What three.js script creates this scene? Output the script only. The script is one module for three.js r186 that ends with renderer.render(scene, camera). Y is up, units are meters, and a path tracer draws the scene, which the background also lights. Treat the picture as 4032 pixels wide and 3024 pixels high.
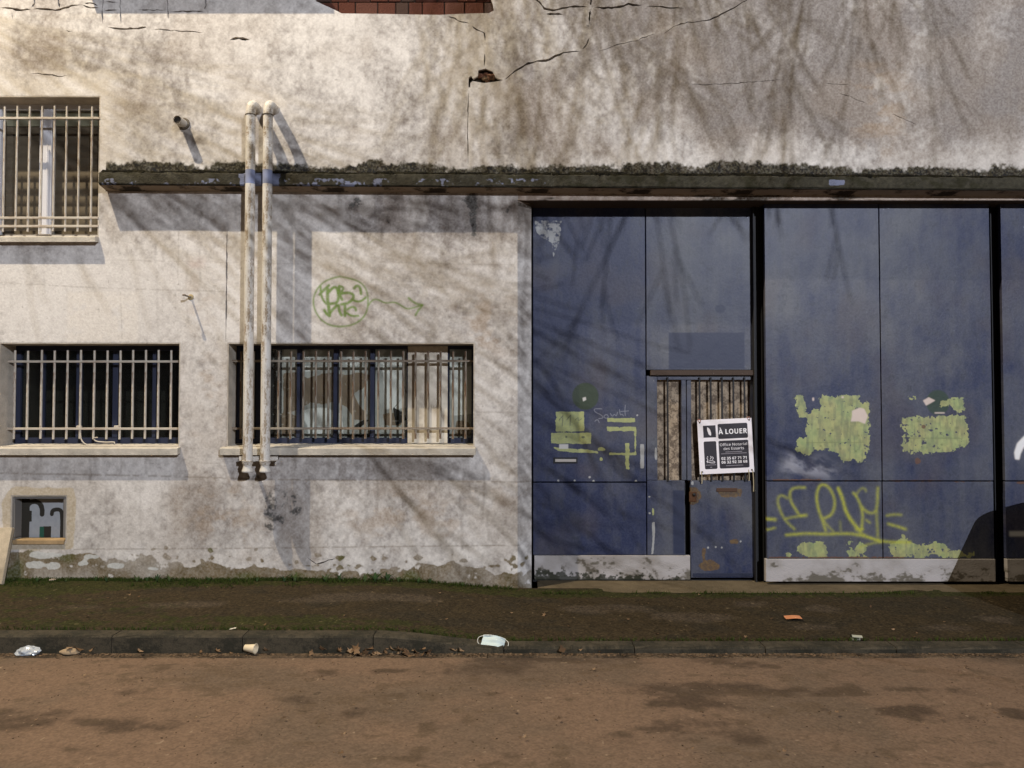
import * as THREE from 'three';
import { mergeGeometries as mergeRaw, toCreasedNormals } from 'three/addons/utils/BufferGeometryUtils.js';
import { RoundedBoxGeometry } from 'three/addons/geometries/RoundedBoxGeometry.js';

/* ------------------------------------------------------------------ camera, sky, lamps */
const scene = new THREE.Scene();
const EYE = 1.73, DIST = 7.55, PITCH = 1.55 * Math.PI / 180, F = 3027.6;      // phone lens, measured on the 4032 px photograph
const camera = new THREE.PerspectiveCamera(2 * Math.atan(1512 / F) * 180 / Math.PI, 4 / 3, 0.05, 400);
camera.position.set(0, EYE, DIST);
camera.rotation.set(PITCH, 0, 0);
const renderer = new THREE.WebGLRenderer({ antialias: true });
renderer.toneMapping = THREE.LinearToneMapping;
renderer.toneMappingExposure = 1.0;
renderer.shadowMap.enabled = true;
renderer.shadowMap.type = THREE.PCFSoftShadowMap;

{ // night sky over a lit town: a dim, even dome
  const w = 64, h = 32, d = new Float32Array(w * h * 4);
  for (let j = 0; j < h; j++) for (let i = 0; i < w; i++) {
    const k = (j * w + i) * 4;
    d[k] = 0.016; d[k + 1] = 0.0155; d[k + 2] = 0.019; d[k + 3] = 1;
  }
  const t = new THREE.DataTexture(d, w, h, THREE.RGBAFormat, THREE.FloatType);
  t.mapping = THREE.EquirectangularReflectionMapping; t.needsUpdate = true;
  scene.background = t; scene.environment = t;
}
const LAMP_WARM = new THREE.Vector3(-6.9, 12.9, 3.3), WARM_POWER = 690, WARM_COLOR = new THREE.Color().setRGB(1.0, 0.86, 0.64);
const LAMP_COOL = new THREE.Vector3(9.6, 10.8, 23.0), COOL_POWER = 1640, COOL_COLOR = new THREE.Color().setRGB(0.90, 0.95, 1.06);

/* ------------------------------------------------------------------ helpers */
let seed = 20240607;
const rnd = () => { seed = (Math.imul(seed, 1664525) + 1013904223) >>> 0; return seed / 4294967296; };
const rr = (a, b) => a + (b - a) * rnd();
const clamp = (v, a = 0, b = 1) => Math.min(b, Math.max(a, v));
const lerp = (a, b, t) => a + (b - a) * t;
const sstep = (a, b, v) => { const t = clamp((v - a) / (b - a)); return t * t * (3 - 2 * t); };
function hash(ix, iy, s) { let h = Math.imul(ix, 374761393) + Math.imul(iy, 668265263) + Math.imul(s, 974634777); h = Math.imul(h ^ (h >>> 13), 1274126177); h ^= h >>> 16; return (h >>> 0) / 4294967296; }
const LAT = new Float32Array(65536); for (let i = 0; i < 65536; i++) LAT[i] = hash(i & 255, i >> 8, 7);
function vn(x, y, s) {
  const ix = Math.floor(x), iy = Math.floor(y); let fx = x - ix, fy = y - iy; fx = fx * fx * (3 - 2 * fx); fy = fy * fy * (3 - 2 * fy);
  const i0 = (ix + s * 57) & 255, i1 = (i0 + 1) & 255, j0 = ((iy + s * 101) & 255) << 8, j1 = (j0 + 256) & 65535;
  const a = LAT[i0 + j0], b = LAT[i1 + j0], c = LAT[i0 + j1], d = LAT[i1 + j1];
  return a + (b - a) * fx + (c - a) * fy + (a - b - c + d) * fx * fy;
}
function fbm(x, y, s, o = 4) { let v = 0, a = 0.5, t = 0; for (let i = 0; i < o; i++) { v += a * vn(x, y, s + i * 17); t += a; a *= 0.5; x = x * 2.03 + 11.3; y = y * 2.03 + 5.7; } return v / t; }

// photograph measurements (4032 px scale) -> metres on a plane z, or on a level y
const CP = Math.cos(PITCH), SP = Math.sin(PITCH);
function onPlane(px, py, z = 0) {
  const vx = (px - 2016) / F, vy = -(py - 1512) / F, t = (DIST - z) / (CP - vy * SP);
  return new THREE.Vector3(vx * t, EYE + (vy * CP + SP) * t, z);
}
function onLevel(px, py, y) {
  const vx = (px - 2016) / F, vy = -(py - 1512) / F, t = (y - EYE) / (vy * CP + SP);
  return new THREE.Vector3(vx * t, y, DIST - (CP - vy * SP) * t);
}
const DS = 4032 / 2212;                                            // the photograph seen at 2212 px
const pd = (x, y, z = 0) => onPlane(x * DS, y * DS, z);
const gd = (x, y, lv) => onLevel(x * DS, y * DS, lv);

const names = new Map();
function numbered(n) { const k = names.get(n) || 0; names.set(n, k + 1); return k ? `${n}_${String(k).padStart(3, '0')}` : n; }
function thing(name, label, category, group, pos) {
  const g = new THREE.Group(); g.name = numbered(name); g.userData = { label, category }; if (group) g.userData.group = group;
  if (pos) g.position.copy(pos); scene.add(g); return g;
}
function thingMesh(name, geo, mat, label, category, group) {
  const m = new THREE.Mesh(geo, mat); m.name = numbered(name); m.userData = { label, category }; if (group) m.userData.group = group; scene.add(m); return m;
}
function part(parent, name, geo, mat, label) { const m = new THREE.Mesh(geo, mat); m.name = name; if (label) m.userData.label = label; parent.add(m); return m; }
function partGroup(parent, name, label) { const g = new THREE.Group(); g.name = name; if (label) g.userData.label = label; parent.add(g); return g; }
function structure(name, geo, mat) { const m = new THREE.Mesh(geo, mat); m.name = name; m.userData.kind = 'structure'; scene.add(m); return m; }

function box(x0, x1, y0, y1, z0, z1, r = 0) {
  const w = x1 - x0, h = y1 - y0, d = z1 - z0;
  const g = r ? new RoundedBoxGeometry(w, h, d, 2, Math.min(r, w * .49, h * .49, d * .49)) : new THREE.BoxGeometry(w, h, d);
  g.translate((x0 + x1) / 2, (y0 + y1) / 2, (z0 + z1) / 2); return g;
}
function planarUV(g, R) {                                          // uv straight from metres on the facade
  const p = g.attributes.position, uv = new Float32Array(p.count * 2);
  for (let i = 0; i < p.count; i++) { uv[2 * i] = (p.getX(i) - R.x0) / (R.x1 - R.x0); uv[2 * i + 1] = (p.getY(i) - R.y0) / (R.y1 - R.y0); }
  g.setAttribute('uv', new THREE.BufferAttribute(uv, 2)); return g;
}
function floorUV(g, R) {
  const p = g.attributes.position, uv = new Float32Array(p.count * 2);
  for (let i = 0; i < p.count; i++) { uv[2 * i] = (p.getX(i) - R.x0) / (R.x1 - R.x0); uv[2 * i + 1] = (p.getZ(i) - R.z0) / (R.z1 - R.z0); }
  g.setAttribute('uv', new THREE.BufferAttribute(uv, 2)); return g;
}
function metreUV(g, s = 1) {                                        // box projection, metres
  g = g.index ? g.toNonIndexed() : g; const p = g.attributes.position, n = g.attributes.normal, uv = new Float32Array(p.count * 2);
  for (let i = 0; i < p.count; i++) {
    const ax = Math.abs(n.getX(i)), ay = Math.abs(n.getY(i)), az = Math.abs(n.getZ(i));
    const [a, b] = ax > ay && ax > az ? [p.getZ(i), p.getY(i)] : ay > az ? [p.getX(i), p.getZ(i)] : [p.getX(i), p.getY(i)];
    uv[2 * i] = a * s; uv[2 * i + 1] = b * s;
  }
  g.setAttribute('uv', new THREE.BufferAttribute(uv, 2)); return g;
}
const toS = (v) => Math.round(255 * (v <= 0.0031308 ? 12.92 * v : 1.055 * Math.pow(clamp(v), 1 / 2.4) - 0.055));
const SRGB_LUT = new Uint8ClampedArray(4097); for (let i = 0; i <= 4096; i++) SRGB_LUT[i] = toS(i / 4096);
// a flat piece of texture: W x H pixels over the metres in R; paint(x, y) in metres -> linear rgb
class Sheet {
  constructor(R, W, H, z, floor = false) { Object.assign(this, { R, W, H, z, floor }); this.data = new Float32Array(W * H * 3); }
  cx(x) { return (x - this.R.x0) / (this.R.x1 - this.R.x0) * this.W; }
  cy(y) { return this.floor ? (y - this.R.z0) / (this.R.z1 - this.R.z0) * this.H : (this.R.y1 - y) / (this.R.y1 - this.R.y0) * this.H; }
  // mask(draw, blur): draw(ctx, q) with q(px, py) in photograph pixels -> canvas pixels
  mask(draw, blur = 0) {
    const c = document.createElement('canvas'); c.width = this.W; c.height = this.H; const g = c.getContext('2d');
    g.fillStyle = '#000'; g.fillRect(0, 0, this.W, this.H); g.fillStyle = '#fff'; g.strokeStyle = '#fff'; g.lineCap = 'round'; g.lineJoin = 'round';
    const q = this.floor ? (px, py) => { const v = onLevel(px, py, this.z); return [this.cx(v.x), this.cy(v.z)]; } : (px, py) => { const v = onPlane(px, py, this.z); return [this.cx(v.x), this.cy(v.y)]; };
    draw(g, q);
    let gg = g; if (blur) { const c2 = document.createElement('canvas'); c2.width = this.W; c2.height = this.H; gg = c2.getContext('2d'); gg.filter = `blur(${blur}px)`; gg.drawImage(c, 0, 0); }
    const im = gg.getImageData(0, 0, this.W, this.H).data, out = new Float32Array(this.W * this.H);
    for (let i = 0; i < out.length; i++) out[i] = im[4 * i] / 255;
    return out;
  }
  each(fn) {
    const { W, H, R, data } = this; const sx = (R.x1 - R.x0) / W; const c = [0, 0, 0];
    for (let j = 0; j < H; j++) {
      const y = this.floor ? R.z0 + (j + .5) / H * (R.z1 - R.z0) : R.y1 - (j + .5) / H * (R.y1 - R.y0);
      for (let i = 0; i < W; i++) { const k = j * W + i; c[0] = data[3 * k]; c[1] = data[3 * k + 1]; c[2] = data[3 * k + 2]; fn(c, R.x0 + (i + .5) * sx, y, k); data[3 * k] = c[0]; data[3 * k + 1] = c[1]; data[3 * k + 2] = c[2]; }
    }
  }
  texture(wrap = THREE.MirroredRepeatWrapping) {
    const { W, H, data } = this, u = new Uint8Array(W * H * 4);
    for (let j = 0; j < H; j++) { const jj = this.floor ? j : H - 1 - j; for (let i = 0; i < W; i++) { const s = (jj * W + i) * 3, t = (j * W + i) * 4; for (let c = 0; c < 3; c++) u[t + c] = SRGB_LUT[(clamp(data[s + c]) * 4096) | 0]; u[t + 3] = 255; } }
    const t = new THREE.DataTexture(u, W, H); t.colorSpace = THREE.SRGBColorSpace; t.wrapS = t.wrapT = wrap; t.magFilter = THREE.LinearFilter; t.minFilter = THREE.LinearMipmapLinearFilter; t.generateMipmaps = true; t.needsUpdate = true; return t;
  }
}
const mixc = (c, d, t) => { c[0] += (d[0] - c[0]) * t; c[1] += (d[1] - c[1]) * t; c[2] += (d[2] - c[2]) * t; };
const zoom = (x0, y0, s) => (zx, zy) => [x0 + zx / s, y0 + zy / s];    // enlarged-crop measurements -> photograph pixels
function poly(g, q, pts, close = true) { g.beginPath(); pts.forEach(([x, y], i) => { const p = q(x, y); i ? g.lineTo(p[0], p[1]) : g.moveTo(p[0], p[1]); }); if (close) { g.closePath(); g.fill(); } }
function curve(g, q, pts, w) { g.lineWidth = w; g.beginPath(); const P = pts.map(([x, y]) => q(x, y)); g.moveTo(...P[0]); for (let i = 1; i < P.length - 1; i++) { const m = [(P[i][0] + P[i + 1][0]) / 2, (P[i][1] + P[i + 1][1]) / 2]; g.quadraticCurveTo(P[i][0], P[i][1], m[0], m[1]); } g.lineTo(...P[P.length - 1]); g.stroke(); }
function rectq(g, q, x0, y0, x1, y1) { const a = q(x0, y0), b = q(x1, y1); g.fillRect(a[0], a[1], b[0] - a[0], b[1] - a[1]); }
function blob(g, q, x, y, rx, ry) { const a = q(x, y), b = q(x + rx, y + ry); g.beginPath(); g.ellipse(a[0], a[1], Math.abs(b[0] - a[0]), Math.abs(b[1] - a[1]), 0, 0, 7); g.fill(); }
function tile(size, fn) {                                           // small repeating grey or colour map from a periodic lattice
  const u = new Uint8Array(size * size * 4);
  for (let j = 0; j < size; j++) for (let i = 0; i < size; i++) { const v = fn(i / size, j / size), k = (j * size + i) * 4; const a = Array.isArray(v) ? v.map((e) => SRGB_LUT[(clamp(e) * 4096) | 0]) : [v * 255, v * 255, v * 255].map((e) => clamp(e, 0, 255)); u[k] = a[0]; u[k + 1] = a[1]; u[k + 2] = a[2]; u[k + 3] = 255; }
  const t = new THREE.DataTexture(u, size, size); t.wrapS = t.wrapT = THREE.RepeatWrapping; t.magFilter = THREE.LinearFilter; t.minFilter = THREE.LinearMipmapLinearFilter; t.generateMipmaps = true; t.needsUpdate = true; return t;
}
function pn(u, v, n, s) { // periodic value noise, n cells
  const x = u * n, y = v * n, ix = Math.floor(x), iy = Math.floor(y); let fx = x - ix, fy = y - iy; fx = fx * fx * (3 - 2 * fx); fy = fy * fy * (3 - 2 * fy);
  const m = (a) => ((a % n) + n) % n; const h = (a, b) => hash(m(a), m(b), s);
  const a = h(ix, iy), b = h(ix + 1, iy), c = h(ix, iy + 1), d = h(ix + 1, iy + 1); return a + (b - a) * fx + (c - a) * fy + (a - b - c + d) * fx * fy;
}
const grainTile = tile(512, (u, v) => 0.15 * pn(u, v, 9, 1) + 0.2 * pn(u, v, 37, 2) + 0.3 * pn(u, v, 97, 3) + 0.35 * pn(u, v, 211, 4));
function grain(rx, ry) { const t = grainTile.clone(); t.repeat.set(rx, ry); t.needsUpdate = true; return t; }
const std = (o) => new THREE.MeshPhysicalMaterial({ specularIntensity: (o.roughness ?? .85) > .8 ? .25 : .8, roughness: 0.85, metalness: 0, side: THREE.DoubleSide, ...o });
const mergeGeometries = (a) => mergeRaw(a.map((g) => (g.index ? g.toNonIndexed() : g)));
const lin = (r, g, b) => new THREE.Color().setRGB(r, g, b);

/* ------------------------------------------------------------------ facade texture (render, dirt, paint, scribbles, some painted twig shade) */
const ZA = zoom(0, 0, 1.659), ZB = zoom(1200, 0, 1.4747), ZC = zoom(2600, 0, 1.5447), ZD = zoom(0, 900, 1.659), ZE = zoom(800, 1250, 1.58), ZF = zoom(2050, 750, 1.952), ZG = zoom(2050, 1500, 1.952), ZH = zoom(2950, 750, 1.952), ZI = zoom(2950, 1500, 1.952), ZJ = zoom(0, 1800, 1.7015), ZK = zoom(1200, 2150, 1.4747), ZL = zoom(2600, 2150, 1.5447), ZM = zoom(2700, 1600, 5.531), ZN = zoom(0, 1900, 3.772), ZO = zoom(1200, 1040, 4.424);
const D = (x, y) => [x * DS, y * DS];
const via = (q, Z) => (zx, zy) => q(...Z(zx, zy));

const WR = { x0: -5.6, x1: 5.6, y0: -0.35, y1: 6.0 };
const wall = new Sheet(WR, 2048, 1161, 0);
{
  const zone = wall.mask((g, q0) => {                                // how dirty the render is, region by region
    const q = via(q0, D); g.fillStyle = 'rgb(70,70,70)'; g.fillRect(0, 0, wall.W, wall.H);
    const put = (v, f) => { g.fillStyle = `rgb(${v},${v},${v})`; f(); };
    put(70, () => rectq(g, q, -400, -300, 2700, 340));
    put(220, () => rectq(g, q, 1460, -200, 2700, 300)); put(140, () => rectq(g, q, 1080, 30, 1500, 320));
    put(150, () => rectq(g, q, 1080, -200, 2000, 60));
    put(105, () => rectq(g, q, 20, 75, 420, 195)); put(120, () => rectq(g, q, 60, 80, 300, 150)); put(100, () => rectq(g, q, 240, 160, 440, 260));
    put(90, () => rectq(g, q, 560, 60, 1010, 300)); put(150, () => rectq(g, q, 1880, 60, 2050, 330)); put(170, () => rectq(g, q, 1650, -40, 2212, 140)); put(120, () => rectq(g, q, 1250, 180, 1330, 360));
    put(40, () => rectq(g, q, 0, 170, 250, 205)); put(20, () => rectq(g, q, 0, 30, 60, 80));
    put(30, () => rectq(g, q, 220, 520, 660, 740)); put(12, () => rectq(g, q, 0, 560, 380, 740));
    put(90, () => rectq(g, q, 230, 425, 520, 450)); put(150, () => rectq(g, q, 740, 425, 1145, 500)); put(70, () => rectq(g, q, 690, 530, 1120, 735));
    put(80, () => rectq(g, q, 0, 990, 400, 1030)); put(110, () => rectq(g, q, 480, 985, 1060, 1040)); put(60, () => rectq(g, q, 0, 1040, 380, 1180));
    put(125, () => rectq(g, q, 380, 1045, 700, 1190)); put(85, () => rectq(g, q, 700, 1050, 1150, 1180)); put(85, () => rectq(g, q, 400, 760, 480, 1000)); put(80, () => rectq(g, q, 1030, 740, 1150, 1240));
    put(80, () => rectq(g, q, 0, 1185, 1150, 1260));
  }, 22);
  const streaks = wall.mask((g, q0) => {                             // run-off under sills and joints
    const q = via(q0, D); const st = (x, y0, y1, w, a) => { g.strokeStyle = `rgba(255,255,255,${a})`; curve(g, q, [[x, y0], [x + rr(-2, 2), (y0 + y1) / 2], [x + rr(-4, 4), y1]], w); };
    for (let i = 0; i < 26; i++) st(rr(0, 395), 988, 1000 + rr(10, 60), rr(2, 6), rr(.15, .5));
    for (let i = 0; i < 44; i++) st(rr(490, 1060), 986, 1000 + rr(10, 90), rr(2, 7), rr(.15, .6));
    for (let i = 0; i < 34; i++) st(rr(240, 1140), 420, 440 + rr(10, 120), rr(2, 6), rr(.1, .45));
    for (let i = 0; i < 60; i++) st(rr(160, 1130), 1040 + rr(0, 40), 1060 + rr(40, 130), rr(2, 5), rr(.1, .45));
    for (let i = 0; i < 60; i++) st(rr(720, 1142), 418, 440 + rr(10, 110), rr(3, 10), rr(.2, .7));
    for (const x of [338, 352, 405, 432]) st(x, 540, 700 + rr(-40, 40), 4, .4);
    for (let i = 0; i < 190; i++) { const x = rr(1050, 2400), y = rr(-40, 300); st(x, y, y + rr(30, 150), rr(2, 9), rr(.08, .34)); }
    for (let i = 0; i < 50; i++) { const x = rr(560, 1010), y = rr(40, 300); st(x, y, y + rr(20, 70), rr(2, 6), rr(.06, .25)); }
  }, 1.5);
  const lines = wall.mask((g, q0) => {                               // board joints cast in the render, dirty
    const q = via(q0, D); g.strokeStyle = 'rgba(255,255,255,.75)';
    curve(g, q, [[-10, 1022], [200, 1025], [410, 1030], [560, 1036], [800, 1037], [1000, 1040], [1146, 1042]], 3.2);
    curve(g, q, [[160, 1186], [400, 1186], [700, 1182], [1000, 1179], [1120, 1178]], 2.2);
    g.strokeStyle = 'rgba(255,255,255,.42)';
    curve(g, q, [[0, 610], [200, 622], [420, 628], [490, 630]], 2); curve(g, q, [[180, 560], [420, 566], [660, 570]], 1.6); curve(g, q, [[820, 566], [960, 570], [1110, 572]], 1.5); curve(g, q, [[1030, 890], [1140, 892]], 2);
    curve(g, q, [[260, 630], [262, 690], [264, 735]], 1.4); curve(g, q, [[386, 500], [384, 600]], 1.6); curve(g, q, [[392, 990], [430, 1002], [480, 1000]], 1.5);
  }, .7);
  const black = wall.mask((g, q0) => {                               // black algae drips and specks, plus painted shade under the pipes
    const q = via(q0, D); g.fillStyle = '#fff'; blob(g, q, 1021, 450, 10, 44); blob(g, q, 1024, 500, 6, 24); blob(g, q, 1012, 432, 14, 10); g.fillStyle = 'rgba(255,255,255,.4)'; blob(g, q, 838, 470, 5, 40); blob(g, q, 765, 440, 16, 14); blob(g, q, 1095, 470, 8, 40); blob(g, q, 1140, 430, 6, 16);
    g.fillStyle = 'rgba(255,255,255,.45)'; blob(g, q, 600, 1075, 40, 22); blob(g, q, 590, 1120, 22, 30); blob(g, q, 640, 1100, 12, 40); blob(g, q, 540, 1030, 30, 12);  // twig shadows within the pipe shadow, painted as dark blobs
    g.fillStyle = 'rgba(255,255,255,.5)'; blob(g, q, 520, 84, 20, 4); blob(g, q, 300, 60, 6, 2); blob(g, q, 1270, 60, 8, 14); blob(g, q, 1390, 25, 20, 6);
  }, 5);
  const brownz = wall.mask((g, q0) => { const q = via(q0, D); g.fillStyle = 'rgba(255,255,255,.7)'; blob(g, q, 470, 1100, 80, 60); blob(g, q, 560, 1170, 70, 20); blob(g, q, 430, 640, 26, 60); blob(g, q, 432, 560, 20, 14); blob(g, q, 430, 850, 40, 100); blob(g, q, 1050, 700, 60, 80); blob(g, q, 1080, 1060, 50, 30); blob(g, q, 880, 1120, 160, 40); blob(g, q, 1900, 230, 60, 100); }, 26);  // brown blotches, several of them painting in the branch shadows
  const clean = wall.mask((g, q0) => { const q = via(q0, D); g.fillStyle = '#fff'; rectq(g, q, 146, 630, 298, 738); g.fillStyle = '#aaa'; rectq(g, q, 217, 200, 232, 360); rectq(g, q, 0, 166, 232, 207); blob(g, q, 560, 225, 60, 26); blob(g, q, 55, 122, 8, 6); blob(g, q, 145, 115, 9, 16); blob(g, q, 900, 460, 25, 36); blob(g, q, 790, 440, 18, 30); blob(g, q, 1900, 180, 14, 16); g.strokeStyle = '#ccc'; curve(g, q, [[0, 158], [80, 156], [190, 158], [285, 164]], 5); curve(g, q, [[1013, 190], [1014, 280], [1014, 365]], 8); curve(g, q, [[1048, 80], [1046, 130]], 9); curve(g, q, [[1340, 96], [1440, 62], [1490, 44]], 4); curve(g, q, [[300, 150], [306, 180], [298, 210]], 6); }, 2);
  const earth = wall.mask((g, q0) => {                               // paint gone, bare earthy render
    const q = via(q0, D); g.fillStyle = '#fff';
    poly(g, q, [[-60, 1290], [-60, 1205], [60, 1190], [95, 1200], [150, 1196], [205, 1196], [225, 1212], [245, 1205], [270, 1212], [300, 1205], [322, 1198], [352, 1218], [385, 1212], [410, 1226], [440, 1214], [470, 1218], [500, 1228], [560, 1224], [610, 1232], [660, 1230], [700, 1236], [760, 1234], [820, 1240], [870, 1235], [910, 1216], [940, 1222], [985, 1215], [1010, 1225], [1040, 1226], [1070, 1240], [1120, 1246], [1160, 1240], [1160, 1290]]);
    for (const [x, y, rx, ry] of [[360, 1203, 9, 4], [385, 1205, 8, 3], [290, 1200, 10, 4], [640, 1212, 6, 6], [690, 1200, 10, 3], [735, 1205, 9, 4], [905, 1205, 12, 5], [330, 1186, 8, 4], [285, 1175, 5, 3], [670, 1222, 14, 3], [1000, 1210, 10, 6], [860, 1228, 16, 4], [780, 1222, 12, 4]]) blob(g, q, x, y, rx, ry);
    for (let i = 0; i < 210; i++) { const x = rr(170, 1150), t = rnd() * rnd(); blob(g, q, x, 1243 - t * 62, rr(2, 9), rr(1.5, 4.5)); }
  }, 2.2);
  const white = wall.mask((g, q0) => { const q = via(q0, D); g.fillStyle = '#fff'; for (const [x, y, rx, ry] of [[75, 1220, 22, 7], [115, 1222, 16, 8], [100, 1200, 40, 8], [180, 1216, 14, 5], [250, 1222, 22, 6], [200, 1202, 20, 4], [330, 1228, 20, 5], [420, 1222, 16, 4]]) blob(g, q, x, y, rx, ry); }, 3);
  const tan = wall.mask((g, q0) => { const q = via(q0, ZN); g.fillStyle = '#fff'; poly(g, q, [[30, 300], [130, 110], [220, 60], [640, 80], [1090, 75], [1130, 260], [1120, 600], [1090, 990], [930, 1000], [60, 1000]]); }, 3);
  const pinkz = wall.mask((g, q0) => { const q = via(q0, D); g.fillStyle = '#fff'; rectq(g, q, 405, 560, 440, 575); }, 5);
  const green = wall.mask((g, q0) => {
    const q = via(q0, ZO); const s = (a, w) => { curve(g, q, a, w); };
    g.strokeStyle = 'rgba(255,255,255,.8)';
    s([[620, 215], [430, 250], [250, 370], [150, 560], [150, 740], [240, 930], [400, 1060], [600, 1095], [830, 1065], [990, 970], [1085, 830], [1110, 640], [1080, 440], [970, 310], [800, 250], [600, 215]], 3.2);
    s([[1110, 720], [1150, 640], [1250, 600], [1400, 690], [1560, 650], [1680, 720], [1780, 790], [1900, 760], [2040, 715]], 3); s([[1810, 590], [1900, 680], [2050, 715]], 4); s([[2050, 715], [1980, 800], [1930, 890]], 4);
    g.strokeStyle = 'rgba(255,255,255,.95)';
    s([[275, 390], [280, 540], [330, 640], [370, 690]], 4); s([[420, 370], [330, 450], [260, 530]], 5); s([[400, 440], [390, 600], [420, 740], [430, 900]], 6);
    s([[430, 480], [470, 420], [540, 390], [580, 470], [590, 600], [560, 680], [440, 690]], 5); s([[600, 390], [600, 520], [650, 620]], 5); s([[600, 380], [690, 400], [640, 480]], 4); s([[600, 520], [730, 490], [850, 520], [850, 600], [760, 680], [640, 700]], 5);
    s([[980, 520], [980, 430], [920, 360], [860, 420]], 5); s([[840, 620], [900, 660], [1000, 640], [1060, 580]], 4);
    s([[340, 800], [400, 920], [460, 820], [560, 720]], 5); s([[590, 720], [600, 830], [640, 890]], 5); s([[700, 730], [700, 900]], 5); s([[740, 790], [830, 730], [890, 770], [890, 810]], 4); s([[730, 850], [800, 910], [930, 900]], 4);
  }, .8);
  wall.each((c, x, y, k) => {
    const n1 = fbm(x * 0.8, y * 0.8, 3, 3), n2 = fbm(x * 3.1, y * 3.1, 9, 2), n3 = fbm(x * 13, y * 13, 21, 3), n4 = vn(x * 70, y * 70, 33);
    c[0] = .62; c[1] = .585; c[2] = .55;
    const t0 = (n1 - .5) * .22; c[0] += t0 * .5; c[1] += t0 * .5; c[2] += t0 * .5;
    const upper = sstep(3.7, 3.95, y);
    const wx = x + (fbm(x * 1.7, y * 1.7, 151, 2) - .5) * .5, wy = y + (fbm(x * 1.7 + 9, y * 1.7, 153, 2) - .5) * .5;
    const soft = fbm(wx * 2.3, wy * (2.3 - upper * .9), 155, 5), vert = fbm(wx * 7.5, wy * 2.1, 157, 4), fine = fbm(x * 31, y * 27, 159, 3);
    let d = zone[k] * 1.5 - .12 + (soft - .5) * (.55 + .9 * zone[k]) + (vert - .5) * (.15 + 1.0 * zone[k] * upper) + (fine - .5) * .55 + (n3 - .5) * .35;
    d = clamp(sstep(-.05, 1.0, d)) * .95;
    mixc(c, [.225, .20, .185], d);
    mixc(c, [.30, .245, .195], sstep(.5, .7, fbm(x * 1.9, y * 1.9, 163, 3)) * .35 * sstep(.1, .4, zone[k]));
    const mo = sstep(.38, .72, (4.205 - .0061 * (x + 3.95) - y) * 8 + (fbm(x * 5, y * 6, 165, 4) - .5) * 1.0 + (fine - .5) * .55 + (fbm(x * 1.6, 4, 167, 2) - .5) * .7) * (y > 3.84 && x > -4.02 ? 1 : 0); if (mo > 0) mixc(c, [.014 + fine * .035, .012 + fine * .03, .008 + fine * .012], mo * .97);
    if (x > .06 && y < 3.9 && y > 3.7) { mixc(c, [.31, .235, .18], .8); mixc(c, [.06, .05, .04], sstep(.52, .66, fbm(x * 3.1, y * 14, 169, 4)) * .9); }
    const f = sstep(.52, .8, n3) * (0.12 + zone[k] * .5); mixc(c, [.26, .225, .195], f * .6);
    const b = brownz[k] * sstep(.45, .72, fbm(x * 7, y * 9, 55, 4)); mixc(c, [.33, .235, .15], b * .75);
    const s = streaks[k] * sstep(.25, .75, fbm(x * 18, y * 5, 61, 3)); mixc(c, [.2, .172, .15], s * .9);
    mixc(c, [.66, .61, .55], clean[k] * sstep(.3, .6, n3 + .15) * .62);
    mixc(c, [.2, .165, .13], lines[k] * sstep(.3, .55, vn(x * 22, y * 30, 71) + .12) * .75);
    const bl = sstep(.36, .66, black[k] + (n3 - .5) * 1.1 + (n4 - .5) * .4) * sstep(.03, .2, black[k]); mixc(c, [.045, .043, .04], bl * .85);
    mixc(c, [.52, .30, .25], pinkz[k] * .4 * n3 * 1.5);
    mixc(c, [.44, .37, .27], sstep(.35, .65, tan[k] + (n3 - .5) * .5) * .85);
    const e = sstep(.36, .66, earth[k] + (n3 - .5) * 1.5 + (fine - .5) * .6 + (n4 - .5) * .25) * sstep(.02, .12, earth[k]) * (.66 + .34 * sstep(.35, .6, n2)); if (e > 0) { mixc(c, [.11 + n3 * .13, .088 + n3 * .105, .055 + n3 * .08], e); mixc(c, [.07, .085, .025], e * sstep(.62, .76, n2) * .6); }
    mixc(c, [.5, .5, .48], sstep(.45, .6, white[k] + (n3 - .5) * .9) * .85);
    mixc(c, [.13, .22, .035], green[k] * (.7 + .4 * n4) * sstep(.25, .45, n3 + .18));
    const g = (n4 - .5) * .10 + (vn(x * 120, y * 120, 81) - .5) * .06; c[0] += g; c[1] += g; c[2] += g * .95;
    const spk = vn(x * 45, y * 45, 91); if (spk > .93) mixc(c, [.2, .17, .14], (spk - .93) * 8);
    c[0] = clamp(c[0], .02, .8); c[1] = clamp(c[1], .02, .8); c[2] = clamp(c[2], .02, .8);
  });
}
const M = {};
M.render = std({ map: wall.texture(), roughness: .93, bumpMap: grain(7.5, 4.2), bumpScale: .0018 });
M.masonry = std({ color: lin(.10, .075, .055), roughness: .95, bumpMap: grain(6, 6), bumpScale: .01 });
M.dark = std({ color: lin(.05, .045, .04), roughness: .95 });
M.concrete = std({ map: tile(256, (u, v) => { const n = .5 * pn(u, v, 5, 5) + .3 * pn(u, v, 19, 6) + .2 * pn(u, v, 90, 7); return [.34 * (.6 + .8 * n), .31 * (.6 + .8 * n), .275 * (.58 + .8 * n)]; }), roughness: .9, bumpMap: grain(3, 3), bumpScale: .004 });
M.concrete.map.colorSpace = THREE.SRGBColorSpace; 

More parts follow.
